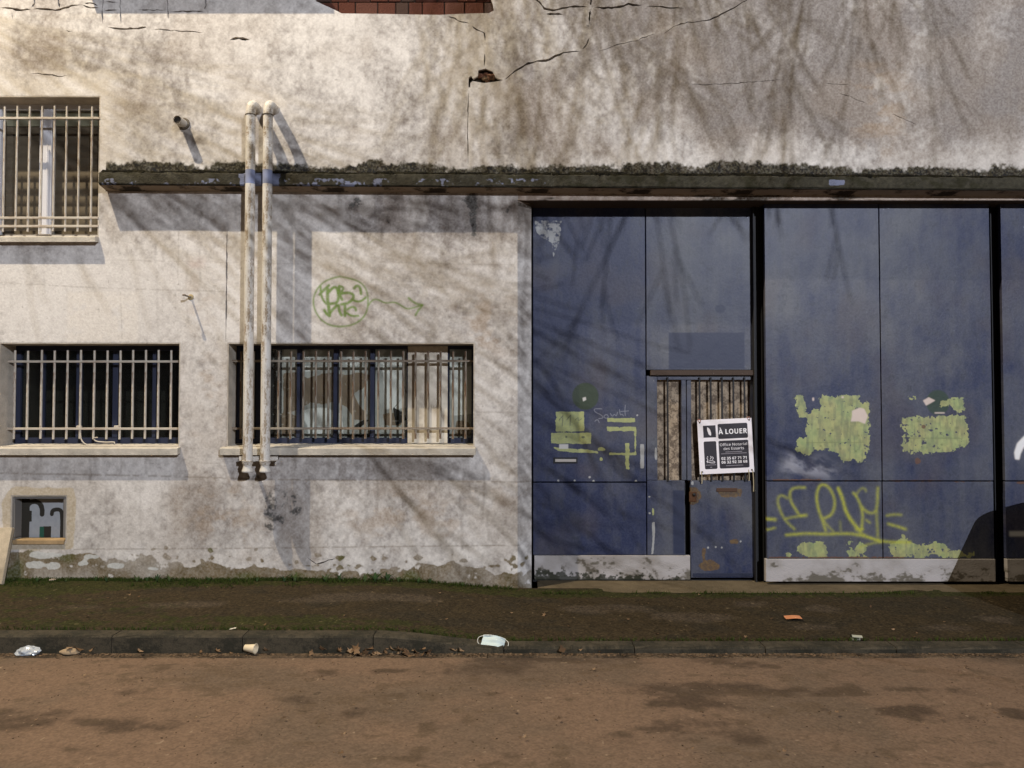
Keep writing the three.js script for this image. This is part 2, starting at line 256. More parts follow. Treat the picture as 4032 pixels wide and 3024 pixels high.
/* ------------------------------------------------------------------ building */
const building = thing('warehouse_building', 'weathered cream rendered warehouse front with mossy ledge and barred windows', 'building');
const X0 = -9, X1 = 9.5, TOP = 7.4, SKIN = .03;
const GX = pd(1118, 900).x, GXB = pd(1148, 900).x, GTOP = 3.752;       // the big gateway runs from here to the right
const rectD = (a, b, c, d) => { const p = pd(a, d), q = pd(c, b); return { x0: p.x, x1: q.x, y0: p.y, y1: q.y }; };   // display px: left, top, right, bottom
const W_UP = rectD(-40, 207, 217.5, 514), W_LL = rectD(-6, 740, 390, 966), W_LR = rectD(489, 740, 1025.5, 966);
const N0 = { x0: onPlane(42, 2000).x, x1: onPlane(264, 2000).x, y0: onPlane(100, 2138).y, y1: onPlane(100, 1950).y };
const W_TOP = { x0: -4.05, x1: -2.35, y0: 6.14, y1: 7.1 };
const pathOf = (o) => { const h = new THREE.Path(); h.moveTo(o.x0, o.y0); h.lineTo(o.x1, o.y0); h.lineTo(o.x1, o.y1); h.lineTo(o.x0, o.y1); h.closePath(); return h; };
function outline() { const s = new THREE.Shape(); s.moveTo(X0, -.3); s.lineTo(GX, -.3); s.lineTo(GX, GTOP); s.lineTo(X1, GTOP); s.lineTo(X1, TOP); s.lineTo(X0, TOP); s.closePath(); return s; }
function crack(pts, w, jitter = 2.2) {                                // a real slit through the render: photograph px polyline -> closed outline
  const P = []; for (let i = 0; i < pts.length - 1; i++) { const n = Math.max(2, Math.round(Math.hypot(pts[i + 1][0] - pts[i][0], pts[i + 1][1] - pts[i][1]) / 16)); for (let k = 0; k < n; k++) P.push([lerp(pts[i][0], pts[i + 1][0], k / n) + rr(-jitter, jitter), lerp(pts[i][1], pts[i + 1][1], k / n) + rr(-jitter, jitter)]); } P.push(pts[pts.length - 1]);
  const V = P.map((p) => onPlane(p[0], p[1], 0)), L = [], Rr = [];
  V.forEach((v, i) => { const a = V[Math.max(0, i - 1)], b = V[Math.min(V.length - 1, i + 1)]; const tx = b.x - a.x, ty = b.y - a.y, l = Math.hypot(tx, ty) || 1; const t = i / (V.length - 1), hw = w * .68 * (i === 0 || i === V.length - 1 ? .08 : .55 + .9 * hash(i, P.length, 5)) * Math.min(1, .35 + 3 * Math.min(t, 1 - t)); L.push([v.x - ty / l * hw, v.y + tx / l * hw]); Rr.push([v.x + ty / l * hw, v.y - tx / l * hw]); });
  const h = new THREE.Path(); [...L, ...Rr.reverse()].forEach(([x, y], i) => (i ? h.lineTo(x, y) : h.moveTo(x, y))); h.closePath(); return h;
}
const zpts = (Z, a) => a.map(([x, y]) => Z(x, y));
const cracks = [
  crack(zpts(ZB, [[1158, 462], [1220, 415], [1300, 365], [1420, 345], [1500, 308], [1600, 298]]), .013),
  crack(zpts(ZB, [[1608, 290], [1640, 250], [1652, 220]]), .007),
  crack(zpts(ZB, [[1700, 300], [1830, 255], [1920, 238], [2000, 205], [2040, 195]]), .005),
  crack(zpts(ZC, [[20, 205], [80, 160], [170, 135], [280, 128], [370, 85], [450, 45], [520, 2], [560, -40]]), .008),
  crack(zpts(ZB, [[1040, 392], [1045, 330], [1040, 310]]), .007), crack(zpts(ZB, [[1050, 240], [1042, 192], [1000, 170], [970, 150]]), .010), crack(zpts(ZB, [[960, 136], [910, 125], [870, 108], [830, 92]]), .009),
  crack(zpts(ZA, [[2, 50], [60, 52], [130, 66], [200, 62]]), .016), crack(zpts(ZA, [[215, 60], [290, 58], [360, 70], [395, 62], [470, 36], [530, 30]]), .012), crack(zpts(ZA, [[540, 34], [590, 50], [650, 52]]), .010),
  crack(zpts(ZA, [[208, 50], [225, 20], [232, -30]]), .012), crack(zpts(ZA, [[390, 50], [385, 20], [380, -30]]), .012), crack(zpts(ZA, [[548, 22], [590, 15], [640, 40]]), .010),
  crack(zpts(ZA, [[672, -20], [668, 60], [668, 150]]), .010), crack(zpts(ZA, [[690, 12], [770, 14]]), .008), crack(zpts(ZA, [[680, 68], [770, 64]]), .010), crack(zpts(ZA, [[784, -20], [786, 70], [790, 160]]), .009),
  crack(zpts(ZA, [[1090, -30], [1095, 80], [1100, 130]]), .008), crack(zpts(ZA, [[900, 62], [1000, 68], [1080, 66]]), .007), crack(zpts(ZA, [[1110, 76], [1200, 74], [1330, 72]]), .009), crack(zpts(ZA, [[1345, -20], [1342, 40], [1340, 62]]), .009),
  crack(zpts(ZA, [[700, 180], [800, 192], [930, 180], [960, 176]]), .012), crack(zpts(ZA, [[1000, 190], [1120, 198], [1240, 206], [1330, 214]]), .006),
  crack(zpts(ZA, [[190, 482], [250, 478], [320, 488], [400, 500], [460, 488]]), .006), crack(zpts(ZA, [[1500, 262], [1540, 250], [1580, 252], [1630, 258]]), .020), crack(zpts(ZA, [[80, 85], [84, 130]]), .009), crack(zpts(ZA, [[430, 198], [470, 206]]), .009),
  crack(zpts(ZB, [[1310, -30], [1370, 20], [1390, 50], [1440, 62], [1520, 44], [1580, 34], [1640, 40]]), .014), crack(zpts(ZB, [[1400, 82], [1500, 84]]), .014), crack(zpts(ZB, [[1668, -30], [1664, 10], [1660, 30]]), .012), crack(zpts(ZB, [[1657, 58], [1654, 90], [1652, 130]]), .012), crack(zpts(ZB, [[1680, 42], [1760, 46], [1800, 44], [1880, 24], [1960, 30]]), .014), crack(zpts(ZB, [[1980, 34], [2100, 44], [2210, 48]]), .008), 
  crack(zpts(ZC, [[130, 508], [280, 515], [440, 508], [620, 492], [760, 482]]), .004), crack(zpts(ZC, [[1000, 510], [1150, 514]]), .004), crack(zpts(ZC, [[1080, 560], [1180, 600], [1260, 630]]), .004), crack(zpts(ZC, [[1400, 690], [1480, 720], [1560, 760]]), .004),
  crack(zpts(ZB, [[952, 520], [948, 640], [946, 800], [948, 960]]), .006, .8), crack(zpts(ZD, [[1483, 10], [1480, 240], [1478, 480], [1474, 735]]), .009, .6),
  crack(zpts(ZE, [[640, 1490], [700, 1535], [760, 1520], [820, 1500]]), .008),
];
const cavityPts = zpts(ZB, [[950, 505], [952, 450], [965, 440], [978, 458], [1005, 440], [1008, 408], [1050, 398], [1090, 415], [1110, 450], [1150, 466], [1100, 475], [1040, 482], [975, 470], [962, 480], [960, 508]]).map((p) => onPlane(p[0], p[1], 0));
const cavity = () => { const h = new THREE.Path(); cavityPts.forEach((v, i) => (i ? h.lineTo(v.x, v.y) : h.moveTo(v.x, v.y))); h.closePath(); return h; };
const brickPts = zpts(ZB, [[60, -60], [62, 5], [110, 28], [170, 55], [215, 78], [420, 80], [620, 84], [780, 86], [960, 78], [1070, 76], [1098, 60], [1092, 20], [1080, -10], [1078, -60]]).map((p) => onPlane(p[0], p[1], 0));
const brickHole = () => { const h = new THREE.Path(); brickPts.forEach((v, i) => (i ? h.lineTo(v.x, v.y) : h.moveTo(v.x, v.y))); h.closePath(); return h; };
{
  const s = outline(); s.holes.push(pathOf(W_UP), pathOf(W_LL), pathOf(W_LR), pathOf(N0), pathOf(W_TOP), cavity(), brickHole(), ...cracks);
  const g = planarUV(new THREE.ExtrudeGeometry(s, { depth: SKIN, bevelEnabled: false }).translate(0, 0, -SKIN), WR);
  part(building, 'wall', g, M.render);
  const m = outline(); m.holes.push(pathOf(W_UP), pathOf(W_LL), pathOf(W_LR), pathOf(N0), pathOf(W_TOP), cavity(), brickHole());
  part(building, 'masonry', metreUV(new THREE.ExtrudeGeometry(m, { depth: .36, bevelEnabled: false }).translate(0, 0, -.3905)), M.masonry);
  // shell: back, sides and roof so that no sky leaks in behind the windows
  part(building, 'roof', box(X0, X1, TOP + .002, TOP + .25, -6, .1), M.concrete);
  part(building, 'back_wall', mergeGeometries([box(X0, X1, -.3, TOP, -6, -5.8), box(X0, X0 + .2, -.3, TOP, -5.79, -.395), box(X1 - .2, X1, -.3, TOP, -5.79, -.395)]), M.masonry);
  part(building, 'inner_floor', box(X0 + .21, X1 - .21, -.32, -.25, -5.79, -.7), M.masonry);
}
{ // chamfered gateway jamb
  const s = new THREE.Shape(); s.moveTo(GX + .0005, 0); s.lineTo(GXB, .125); s.lineTo(GXB + .004, .135); s.lineTo(GXB + .004, .45); s.lineTo(GX + .0005, .45); s.closePath();
  const g = new THREE.ExtrudeGeometry(s, { depth: GTOP - .004 + .3, bevelEnabled: false }); g.rotateX(-Math.PI / 2); g.translate(0, -.3, 0);   // plan y -> -z
  part(building, 'gateway_jamb', planarUV(g, WR), M.render);
  part(building, 'gate_track_wall', box(GX, X1, GTOP + .002, GTOP + .2, -.7, -.4), M.masonry);
}
{ // rubble in the hole and the brick course where the render has fallen
  const bm = [[.09, .034, .023], [.08, .03, .021], [.10, .042, .03], [.06, .036, .028], [.085, .03, .02]].map((c) => std({ color: lin(...c), roughness: .95, bumpMap: grain(2, 2), bumpScale: .008 }));
  const ends = zpts(ZB, [[20, 0], [190, 0], [290, 0], [420, 0], [525, 0], [600, 0], [680, 0], [810, 0], [928, 0], [1040, 0], [1150, 0]]).map((p) => onPlane(p[0], 10, 0).x);
  const yb = onPlane(1600, 80).y;
  for (let i = 0; i < ends.length - 1; i++) {
    part(building, 'brick', metreUV(box(ends[i] + .005, ends[i + 1] - .005, yb - .1, yb + .2, -.2, -.036 - .008 * hash(i, 3, 8), .006), 1), bm[(i * 3 + 1) % 5]);
    part(building, 'brick', metreUV(box(ends[i] - .07, ends[i + 1] - .08, yb + .21, yb + .4, -.2, -.037 - .008 * hash(i, 7, 8), .006), 1), bm[(i * 2 + 3) % 5]);
  }
  part(building, 'mortar_bed', box(ends[0], ends[ends.length - 1], yb - .12, yb + .4, -.36, -.058), M.masonry);
  const c = onPlane(1905, 300, 0);
  for (let i = 0; i < 12; i++) { const g = new THREE.IcosahedronGeometry(rr(.018, .04), 1); const p = g.attributes.position; for (let k = 0; k < p.count; k++) { const f = .75 + .5 * hash(Math.round(p.getX(k) * 999), Math.round(p.getY(k) * 999 + p.getZ(k) * 555), i); p.setXYZ(k, p.getX(k) * f * 1.3, p.getY(k) * f * .8, p.getZ(k) * f); } g.computeVertexNormals(); g.translate(c.x + rr(-.1, .13), c.y + rr(-.05, .035), -.03 - rr(0, .025)); part(building, 'rubble', g, std({ color: lin(.14 + rr(0, .06), .095, .06), roughness: .95 })); }
  part(building, 'cavity_back', box(c.x - .3, c.x + .3, c.y - .2, c.y + .2, -.3, -.075), M.masonry);
}

/* ---- mossy ledge */
const LZ = .15, LX0 = pd(213, 390, LZ).x, LX1 = X1; const ledgeY = (x) => 3.866 - .0061 * (x + 3.95), LH = .125;
const LR = { x0: LX0, x1: LX0 + 10.2, y0: 3.70, y1: 4.12 };
const ledgeTex = new Sheet(LR, 2048, 84, LZ);
{
  const blue = ledgeTex.mask((g, q0) => { const q = via(q0, D); g.fillStyle = '#fff'; for (const [a, b, y0, y1] of [[222, 322, 390, 401], [328, 350, 392, 400], [514, 606, 374, 402], [640, 668, 392, 400], [672, 700, 385, 398], [735, 800, 389, 401], [806, 900, 388, 402], [905, 922, 390, 402], [930, 955, 390, 400], [960, 1000, 389, 402], [1015, 1060, 390, 402], [1078, 1094, 392, 402], [1118, 1135, 390, 403], [1138, 1175, 390, 403], [1190, 1200, 394, 402], [1790, 1826, 388, 401]]) rectq(g, q, a, y0, b, y1); g.fillStyle = '#888'; rectq(g, q, 218, 384, 1200, 404); }, 1.2);
  const solid = ledgeTex.mask((g, q0) => { const q = via(q0, D); g.fillStyle = '#fff'; rectq(g, q, 518, 373, 602, 403); }, 2);
  const soffitLine = .0; ledgeTex.each((c, x, y, k) => {
    const n2 = fbm(x * 9, y * 14, 7, 4), n3 = fbm(x * 40, y * 40, 17, 3);
    c[0] = .024 + n3 * .035; c[1] = .022 + n3 * .032; c[2] = .016 + n3 * .024; mixc(c, [.02, .019, .009], sstep(.5, .7, n2) * .6);
    const b = Math.max(sstep(.6, .74, blue[k] * .95 + (n2 - .5) * .9 + (n3 - .5) * .45), sstep(.4, .6, solid[k] + (n3 - .5) * .7));
    mixc(c, [.16, .175, .255], b * .95);
  });
}
M.ledge = std({ map: ledgeTex.texture(), roughness: .92, bumpMap: grain(10, .6), bumpScale: .008 });
M.moss = std({ map: tile(256, (u, v) => { const n = .3 * pn(u, v, 7, 15) + .4 * pn(u, v, 31, 16) + .3 * pn(u, v, 110, 17); const k = sstep(.35, .7, n); return [lerp(.010, .036, k), lerp(.009, .031, k), lerp(.006, .016, k)]; }), roughness: 1, bumpMap: grain(4, 4), bumpScale: .02 });
M.moss.map.colorSpace = THREE.SRGBColorSpace;
{
  const seg = 220, pos = [], idx = []; const prof = [[.0015, 0], [LZ - .012, .0], [LZ, .012], [LZ - .004, LH - .012], [LZ - .016, LH], [.0015, LH + .03]];
  for (let i = 0; i <= seg; i++) { const x = lerp(LX0, LX1, i / seg), y = ledgeY(x); prof.forEach(([z, dy], k) => { const j = (fbm(x * 6, k * 3.1, 5, 3) - .5) * .012; pos.push(x, y + dy + j * (k === 0 || k === 5 ? 0 : 1), z + (k === 0 || k === 5 ? 0 : j)); }); }
  const n = prof.length; for (let i = 0; i < seg; i++) for (let k = 0; k < n - 1; k++) { const a = i * n + k, b = a + 1, c = a + n, d = c + 1; idx.push(a, c, b, b, c, d); }
  for (const e of [0, seg]) for (let k = 1; k < n - 1; k++) idx.push(e * n, e * n + k, e * n + k + 1);
  let g = new THREE.BufferGeometry(); g.setAttribute('position', new THREE.Float32BufferAttribute(pos, 3)); g.setIndex(idx); g = toCreasedNormals(g, .6); planarUV(g, LR);
  const ledge = part(building, 'ledge', g, M.ledge);
  // lumpy moss cushion along the top
  const S = 1500, T = 9, mp = [], mi = [];
  for (let i = 0; i <= S; i++) {
    const x = lerp(LX0 + .01, 6.2, i / S), y = ledgeY(x) + LH; const big = fbm(x * 2.2, 3, 31, 3), mid = fbm(x * 11, 7, 33, 3);
    const gap = sstep(.30, .42, fbm(x * 3.7, 1.5, 77, 3)); const hgt = (.006 + .035 * big + .03 * (mid - .4)) * (.25 + .75 * gap);
    for (let k = 0; k <= T; k++) { const t = k / T, a = t * Math.PI / 2; const rough = (fbm(x * 42, t * 7, 91, 3) - .5) * .018 + (vn(x * 130, t * 18, 93) - .5) * .006; const z = .004 + (LZ - .012) * Math.sin(a) * (.92 + .1 * mid) + (k === 0 ? 0 : rough); const yy = y + hgt * Math.cos(a) * .9 + .03 * (1 - t) + rough - (k === T ? .012 + .02 * (mid - .3) : 0); mp.push(x, yy, z); }
  }
  for (let i = 0; i < S; i++) for (let k = 0; k < T; k++) { const a = i * (T + 1) + k, b = a + 1, c = a + T + 1, d = c + 1; mi.push(a, c, b, b, c, d); }
  const mg = new THREE.BufferGeometry(); mg.setAttribute('position', new THREE.Float32BufferAttribute(mp, 3)); mg.setIndex(mi); mg.computeVertexNormals();
  const uv = []; for (let i = 0; i <= S; i++) for (let k = 0; k <= T; k++) uv.push(i / S * 12, k / T * .35); mg.setAttribute('uv', new THREE.Float32BufferAttribute(uv, 2));
  { const sp = [], si = []; for (let i = 0; i <= 200; i++) { const x = lerp(LX0 + .004, LX1, i / 200), y = ledgeY(x); const e = (fbm(x * 5, 9, 35, 3) - .5) * .01; sp.push(x, y - .004 + e * .3, LZ - .014, x, y - .022 + e, .0012); } for (let i = 0; i < 200; i++) si.push(i * 2, i * 2 + 1, i * 2 + 2, i * 2 + 1, i * 2 + 3, i * 2 + 2); let sg = new THREE.BufferGeometry(); sg.setAttribute('position', new THREE.Float32BufferAttribute(sp, 3)); sg.setIndex(si); sg.computeVertexNormals(); sg = metreUV(sg, 1); part(ledge, 'soffit', sg, std({ map: (() => { const t = tile(256, (u, v) => { const n = .55 * pn(u, v, 4, 441) + .3 * pn(u, v, 13, 442) + .15 * pn(u, v, 60, 443), k = sstep(.36, .58, n); return [lerp(.05, .33, k), lerp(.04, .265, k), lerp(.03, .2, k)]; }); t.colorSpace = THREE.SRGBColorSpace; return t; })(), roughness: .95, bumpMap: grain(3, 3), bumpScale: .004 }), 'tan rough underside of the ledge'); }
  part(ledge, 'moss', mg, M.moss, 'dark olive moss cushion along the top of the ledge');
}

/* ---- windows */
M.navy = std({ color: lin(.014, .019, .045), roughness: .6, bumpMap: grain(2, 2), bumpScale: .002 });
M.barPale = std({ map: tile(128, (u, v) => { const n = .5 * pn(u, v, 6, 3) + .5 * pn(u, v, 30, 4); const r = sstep(.6, .75, n); return [lerp(.48, .25, r), lerp(.435, .16, r), lerp(.365, .10, r)]; }), roughness: .7 }); M.barPale.map.colorSpace = THREE.SRGBColorSpace;
M.barRust = std({ map: tile(128, (u, v) => { const n = .5 * pn(u, v, 5, 8) + .5 * pn(u, v, 33, 9); const r = sstep(.42, .6, n); return [lerp(.30, .14, r), lerp(.265, .085, r), lerp(.215, .052, r)]; }), roughness: .85, bumpMap: grain(2, 2), bumpScale: .002 }); M.barRust.map.colorSpace = THREE.SRGBColorSpace;
M.glass = new THREE.MeshPhysicalMaterial({ color: lin(.95, .96, .95), transmission: 1, thickness: 0, roughness: .06, ior: 1.5, side: THREE.DoubleSide });
M.dustyGlass = new THREE.MeshPhysicalMaterial({ color: lin(.72, .75, .72), transmission: 1, thickness: 0, roughness: .22, ior: 1.5, side: THREE.DoubleSide });
M.whiteFrame = std({ color: lin(.55, .54, .56), roughness: .5 });
M.sill = std({ map: M.concrete.map, color: lin(1.35, 1.35, 1.32), roughness: .9, bumpMap: grain(3, 3), bumpScale: .004 });
M.sillTop = std({ map: M.concrete.map, color: lin(.9, .68, .42), roughness: .95 });
M.reveal = std({ map: M.concrete.map, color: lin(1.25, 1.22, 1.18), roughness: .93, bumpMap: grain(1, 1), bumpScale: .003 });
const revealRect = (o, z0, z1) => { // lining of the opening: four slabs, render-coloured
  const t = .012; return mergeGeometries([box(o.x0 + .0005, o.x0 + t, o.y0, o.y1, z0, z1), box(o.x1 - t, o.x1 - .0005, o.y0, o.y1, z0, z1), box(o.x0 + t, o.x1 - t, o.y1 - t, o.y1 - .0005, z0, z1), box(o.x0 + t, o.x1 - t, o.y0 + .0005, o.y0 + t, z0, z1)]);
};
function sillPart(w, o, ext0, ext1, proj, h, drop, mat) {            // sloping cast sill with a drip edge
  const x0 = o.x0 - ext0, x1 = o.x1 + ext1, yt = o.y0 + .012; const s = new THREE.Shape(); s.moveTo(-.2, yt + .014); s.lineTo(proj - .006, yt - drop); s.lineTo(proj, yt - drop - .008); s.lineTo(proj, yt - drop - h); s.lineTo(proj - .02, yt - drop - h); s.lineTo(proj - .025, yt - drop - h + .008); s.lineTo(.0015, yt - drop - h + .008); s.lineTo(.0015, yt - drop + .005); s.lineTo(-.2, yt + .001); s.closePath();
  const g = new THREE.ExtrudeGeometry(s, { depth: x1 - x0, bevelEnabled: false }); g.rotateY(-Math.PI / 2); g.scale(-1, 1, 1);            // shape x -> z
  const p = g.attributes.position; for (let i = 0; i < p.count; i++) { const X = p.getX(i), Z = p.getZ(i); p.setX(i, X); p.setZ(i, Z); }
  g.computeBoundingBox(); const bb = g.boundingBox; g.translate(x0 - bb.min.x, 0, 0);
  const q = g.attributes.position; const ii = g.index; if (bb.max.z < .05) { for (let i = 0; i < q.count; i++) q.setZ(i, -q.getZ(i)); }
  let gg = g.index ? g.toNonIndexed() : g; const a = gg.attributes.position.array; for (let i = 0; i < a.length; i += 9) { for (let k = 0; k < 3; k++) { const t = a[i + 3 + k]; a[i + 3 + k] = a[i + 6 + k]; a[i + 6 + k] = t; } } gg.computeVertexNormals(); metreUV(gg, .8);
  return part(w, 'sill', metreUV(gg, .8), mat || M.sill);
}
function bars(w, xs, y0, y1, z, r, mat, rails, rx0, rx1) {
  xs.forEach((x, i) => { const g = new THREE.CylinderGeometry(r, r * 1.03, y1 - y0, 8); g.rotateZ((hash(i, 3, 9) - .5) * .004); g.translate(x + (hash(i, 1, 4) - .5) * .004, (y0 + y1) / 2 + (hash(i, 2, 5) - .5) * .008, z); part(w, 'bar', g, mat); });
  for (const y of rails) part(w, 'crossbar', box(rx0, rx1, y - .011, y + .011, z - .004, z + .006 + r, .003), mat);
}
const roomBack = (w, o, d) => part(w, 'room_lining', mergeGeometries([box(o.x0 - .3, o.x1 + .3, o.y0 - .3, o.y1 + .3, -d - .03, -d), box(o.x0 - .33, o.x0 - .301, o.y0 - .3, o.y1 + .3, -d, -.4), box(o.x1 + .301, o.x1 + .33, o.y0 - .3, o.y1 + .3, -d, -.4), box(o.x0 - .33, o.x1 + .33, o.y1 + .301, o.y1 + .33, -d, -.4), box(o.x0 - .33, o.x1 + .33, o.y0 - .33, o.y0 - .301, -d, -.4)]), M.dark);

{ // upper left window: pale frame, roller blind, cream grille
  const w = partGroup(building, 'window', 'barred upper window with pale frame and brown roller blind'), o = W_UP; const zf = -.21;
  part(w, 'reveal', metreUV(revealRect(o, zf - .06, -.0015)), M.reveal);
  const xm0 = pd(90, 300, zf).x, xm1 = pd(116, 300, zf).x; const yb = o.y0 + .013, yt = o.y1 - .013, xl = o.x0 + .013, xr = o.x1 - .013;
  part(w, 'frame', mergeGeometries([box(xl, xr, yt - .05, yt, zf - .03, zf + .02), box(xl, xr, yb, yb + .06, zf - .03, zf + .02), box(xl, xl + .035, yb + .06, yt - .05, zf - .03, zf + .02), box(xr - .03, xr, yb + .06, yt - .05, zf - .03, zf + .02)]), M.whiteFrame);
  part(w, 'mullion', mergeGeometries([box(xm0, xm1, yb + .061, yt - .051, zf - .03, zf + .035, .006), box((xm0 + xm1) / 2 + .016, (xm0 + xm1) / 2 + .024, yb + .061, yt - .051, zf + .0352, zf + .039)]), M.whiteFrame);
  for (const [a, b] of [[xl + .035, xm0], [xm1, xr - .03]]) {
    part(w, 'pane', box(a, b, yb + .06, yt - .05, zf - .008, zf - .004), M.glass);
    part(w, 'blind', metreUV(box(a - .02, b + .02, yb + .04, yt - .2, zf - .075, zf - .062), 1), std({ color: lin(.12, .088, .058), roughness: .8, bumpMap: tile(64, (u, v) => Math.abs(Math.sin(v * Math.PI * 8))), bumpScale: .02 }));
    part(w, 'blind_box', box(a - .02, b + .02, yt - .199, yt - .05, zf - .09, zf - .045, .008), std({ color: lin(.24, .22, .15), roughness: .8 }));
  }
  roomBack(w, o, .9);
  const zb = -.012, X = (d) => pd(d, 400, zb).x, Y = (d) => pd(100, d, zb).y;
  bars(w, [-37, -19, 8, 35, 62, 89, 116, 142, 169, 197].map(X), Y(500), Y(230), zb, .0105, M.barPale, [Y(256), Y(471), Y(489)], o.x0 + .01, o.x1 - .003);
  sillPart(w, o, .02, .004, .07, .055, .01);
}
{ // lower left window: navy frame, dark glass, cream bars with free ends
  const w = partGroup(building, 'window', 'dark barred window with navy frame'), o = W_LL, zf = -.26;
  part(w, 'reveal', metreUV(revealRect(o, zf - .06, -.0015)), M.reveal);
  const yb = o.y0 + .013, yt = o.y1 - .013, xl = o.x0 + .013, xr = o.x1 - .013;
  part(w, 'frame', mergeGeometries([box(xl, xr, yt - .05, yt, zf - .03, zf + .02), box(xl, xr, yb, yb + .07, zf - .03, zf + .025), box(xl, xl + .05, yb + .07, yt - .05, zf - .03, zf + .02), box(xr - .03, xr, yb + .07, yt - .05, zf - .03, zf + .02)]), M.navy);
  const ms = [94, 172, 251, 335].map((d) => pd(d, 850, zf).x), wd = [.03, .05, .055, .04];
  ms.forEach((x, i) => part(w, 'mullion', box(x - wd[i] / 2, x + wd[i] / 2, yb + .071, yt - .051, zf - .025, zf + .022, .004), M.navy));
  const edges = [xl + .05, ...ms, xr - .03]; for (let i = 0; i < edges.length - 1; i++) part(w, 'pane', box(edges[i], edges[i + 1], yb + .07, yt - .05, zf - .008, zf - .004), M.dustyGlass);
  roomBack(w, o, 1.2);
  const zb = -.135, X = (d) => pd(d, 850, zb).x, Y = (d) => pd(200, d, zb).y;
  bars(w, [3, 31.4, 59.5, 89, 117, 145, 174, 203, 231, 259.5, 287, 314, 341.5, 369].map(X), Y(948.5), Y(757), zb, .0115, M.barPale, [Y(781), Y(926)], o.x0 + .002, o.x1 - .002);
  const tc = new THREE.CatmullRomCurve3([[174, 935], [176, 950], [186, 960], [215, 962], [246, 961], [248, 956], [225, 955], [206, 952], [202, 946], [211, 945]].map(([a, b], i) => pd(a, b, zb + .02 + .006 * (i % 3))));
  part(w, 'bent_rod', new THREE.TubeGeometry(tc, 40, .006, 6), M.barPale, 'bent loose metal rod at the foot of the bars');
  for (const d of [171, 252]) { const p = pd(d, 924, zb); part(w, 'bracket', new RoundedBoxGeometry(.05, .045, .03, 2, .01).translate(p.x, p.y, p.z), M.barPale); }
  sillPart(w, o, .04, .012, .07, .068, .016);
}
const boardTex = (() => { // old boards and torn whitewash behind the glass of the wide window
  const o = W_LR, s = new Sheet({ x0: o.x0, x1: o.x1, y0: o.y0, y1: o.y1 }, 1024, 430, 0);
  const brown = s.mask((g, q0) => { const q = via(q0, ZE); g.fillStyle = '#fff'; poly(g, q, [[440, 340], [520, 330], [600, 370], [690, 340], [760, 330], [840, 350], [930, 330], [1010, 350], [960, 440], [900, 470], [930, 540], [990, 610], [970, 650], [900, 640], [850, 560], [780, 520], [700, 545], [620, 530], [560, 560], [500, 590], [440, 600]]); poly(g, q, [[1080, 600], [1180, 590], [1240, 610], [1200, 680], [1100, 680]]); poly(g, q, [[420, 600], [500, 600], [560, 640], [560, 740], [430, 750]]); poly(g, q, [[1560, 640], [1640, 650], [1680, 740], [1550, 750]]); }, 3);
  const black = s.mask((g, q0) => { const q = via(q0, ZE); g.fillStyle = '#fff'; rectq(g, q, 150, 160, 430, 800); poly(g, q, [[870, 700], [960, 640], [1000, 640], [940, 690]]); poly(g, q, [[1150, 560], [1220, 590], [1240, 640], [1170, 680]]); poly(g, q, [[850, 740], [1000, 730], [1050, 760], [860, 775]]); g.strokeStyle = '#fff'; curve(g, q, [[1225, 420], [1200, 520], [1160, 560]], 3); curve(g, q, [[1225, 420], [1250, 500]], 3); }, 2);
  const white = s.mask((g, q0) => { const q = via(q0, ZE); g.fillStyle = '#fff'; poly(g, q, [[560, 580], [700, 550], [820, 600], [840, 740], [600, 750]]); poly(g, q, [[1080, 300], [1260, 310], [1260, 560], [1100, 580]]); poly(g, q, [[470, 300], [700, 290], [700, 330], [560, 330]]); poly(g, q, [[1530, 180], [1690, 180], [1690, 600], [1530, 620]]); g.fillStyle = '#999'; rectq(g, q, 440, 180, 1690, 290); }, 5);
  s.each((c, x, y, k) => {
    const n = fbm(x * 8, y * 8, 5, 4), m = fbm(x * 30, y * 30, 6, 3);
    c[0] = .30 + n * .25; c[1] = .30 + n * .25; c[2] = .27 + n * .22;
    mixc(c, [.8, .8, .74], sstep(.4, .62, white[k] * .85 + (n - .5) * 1.1) * .9);
    mixc(c, [.17 + m * .05, .115 + m * .03, .075], sstep(.5, .68, brown[k] * (.72 + .4 * n) + (m - .5) * .6) * .9);
    mixc(c, [.02, .018, .015], sstep(.4, .6, black[k] + (m - .5) * .4));
    mixc(c, [.5, .5, .45], sstep(.72, .8, m) * .4);
  });
  return s;
})();
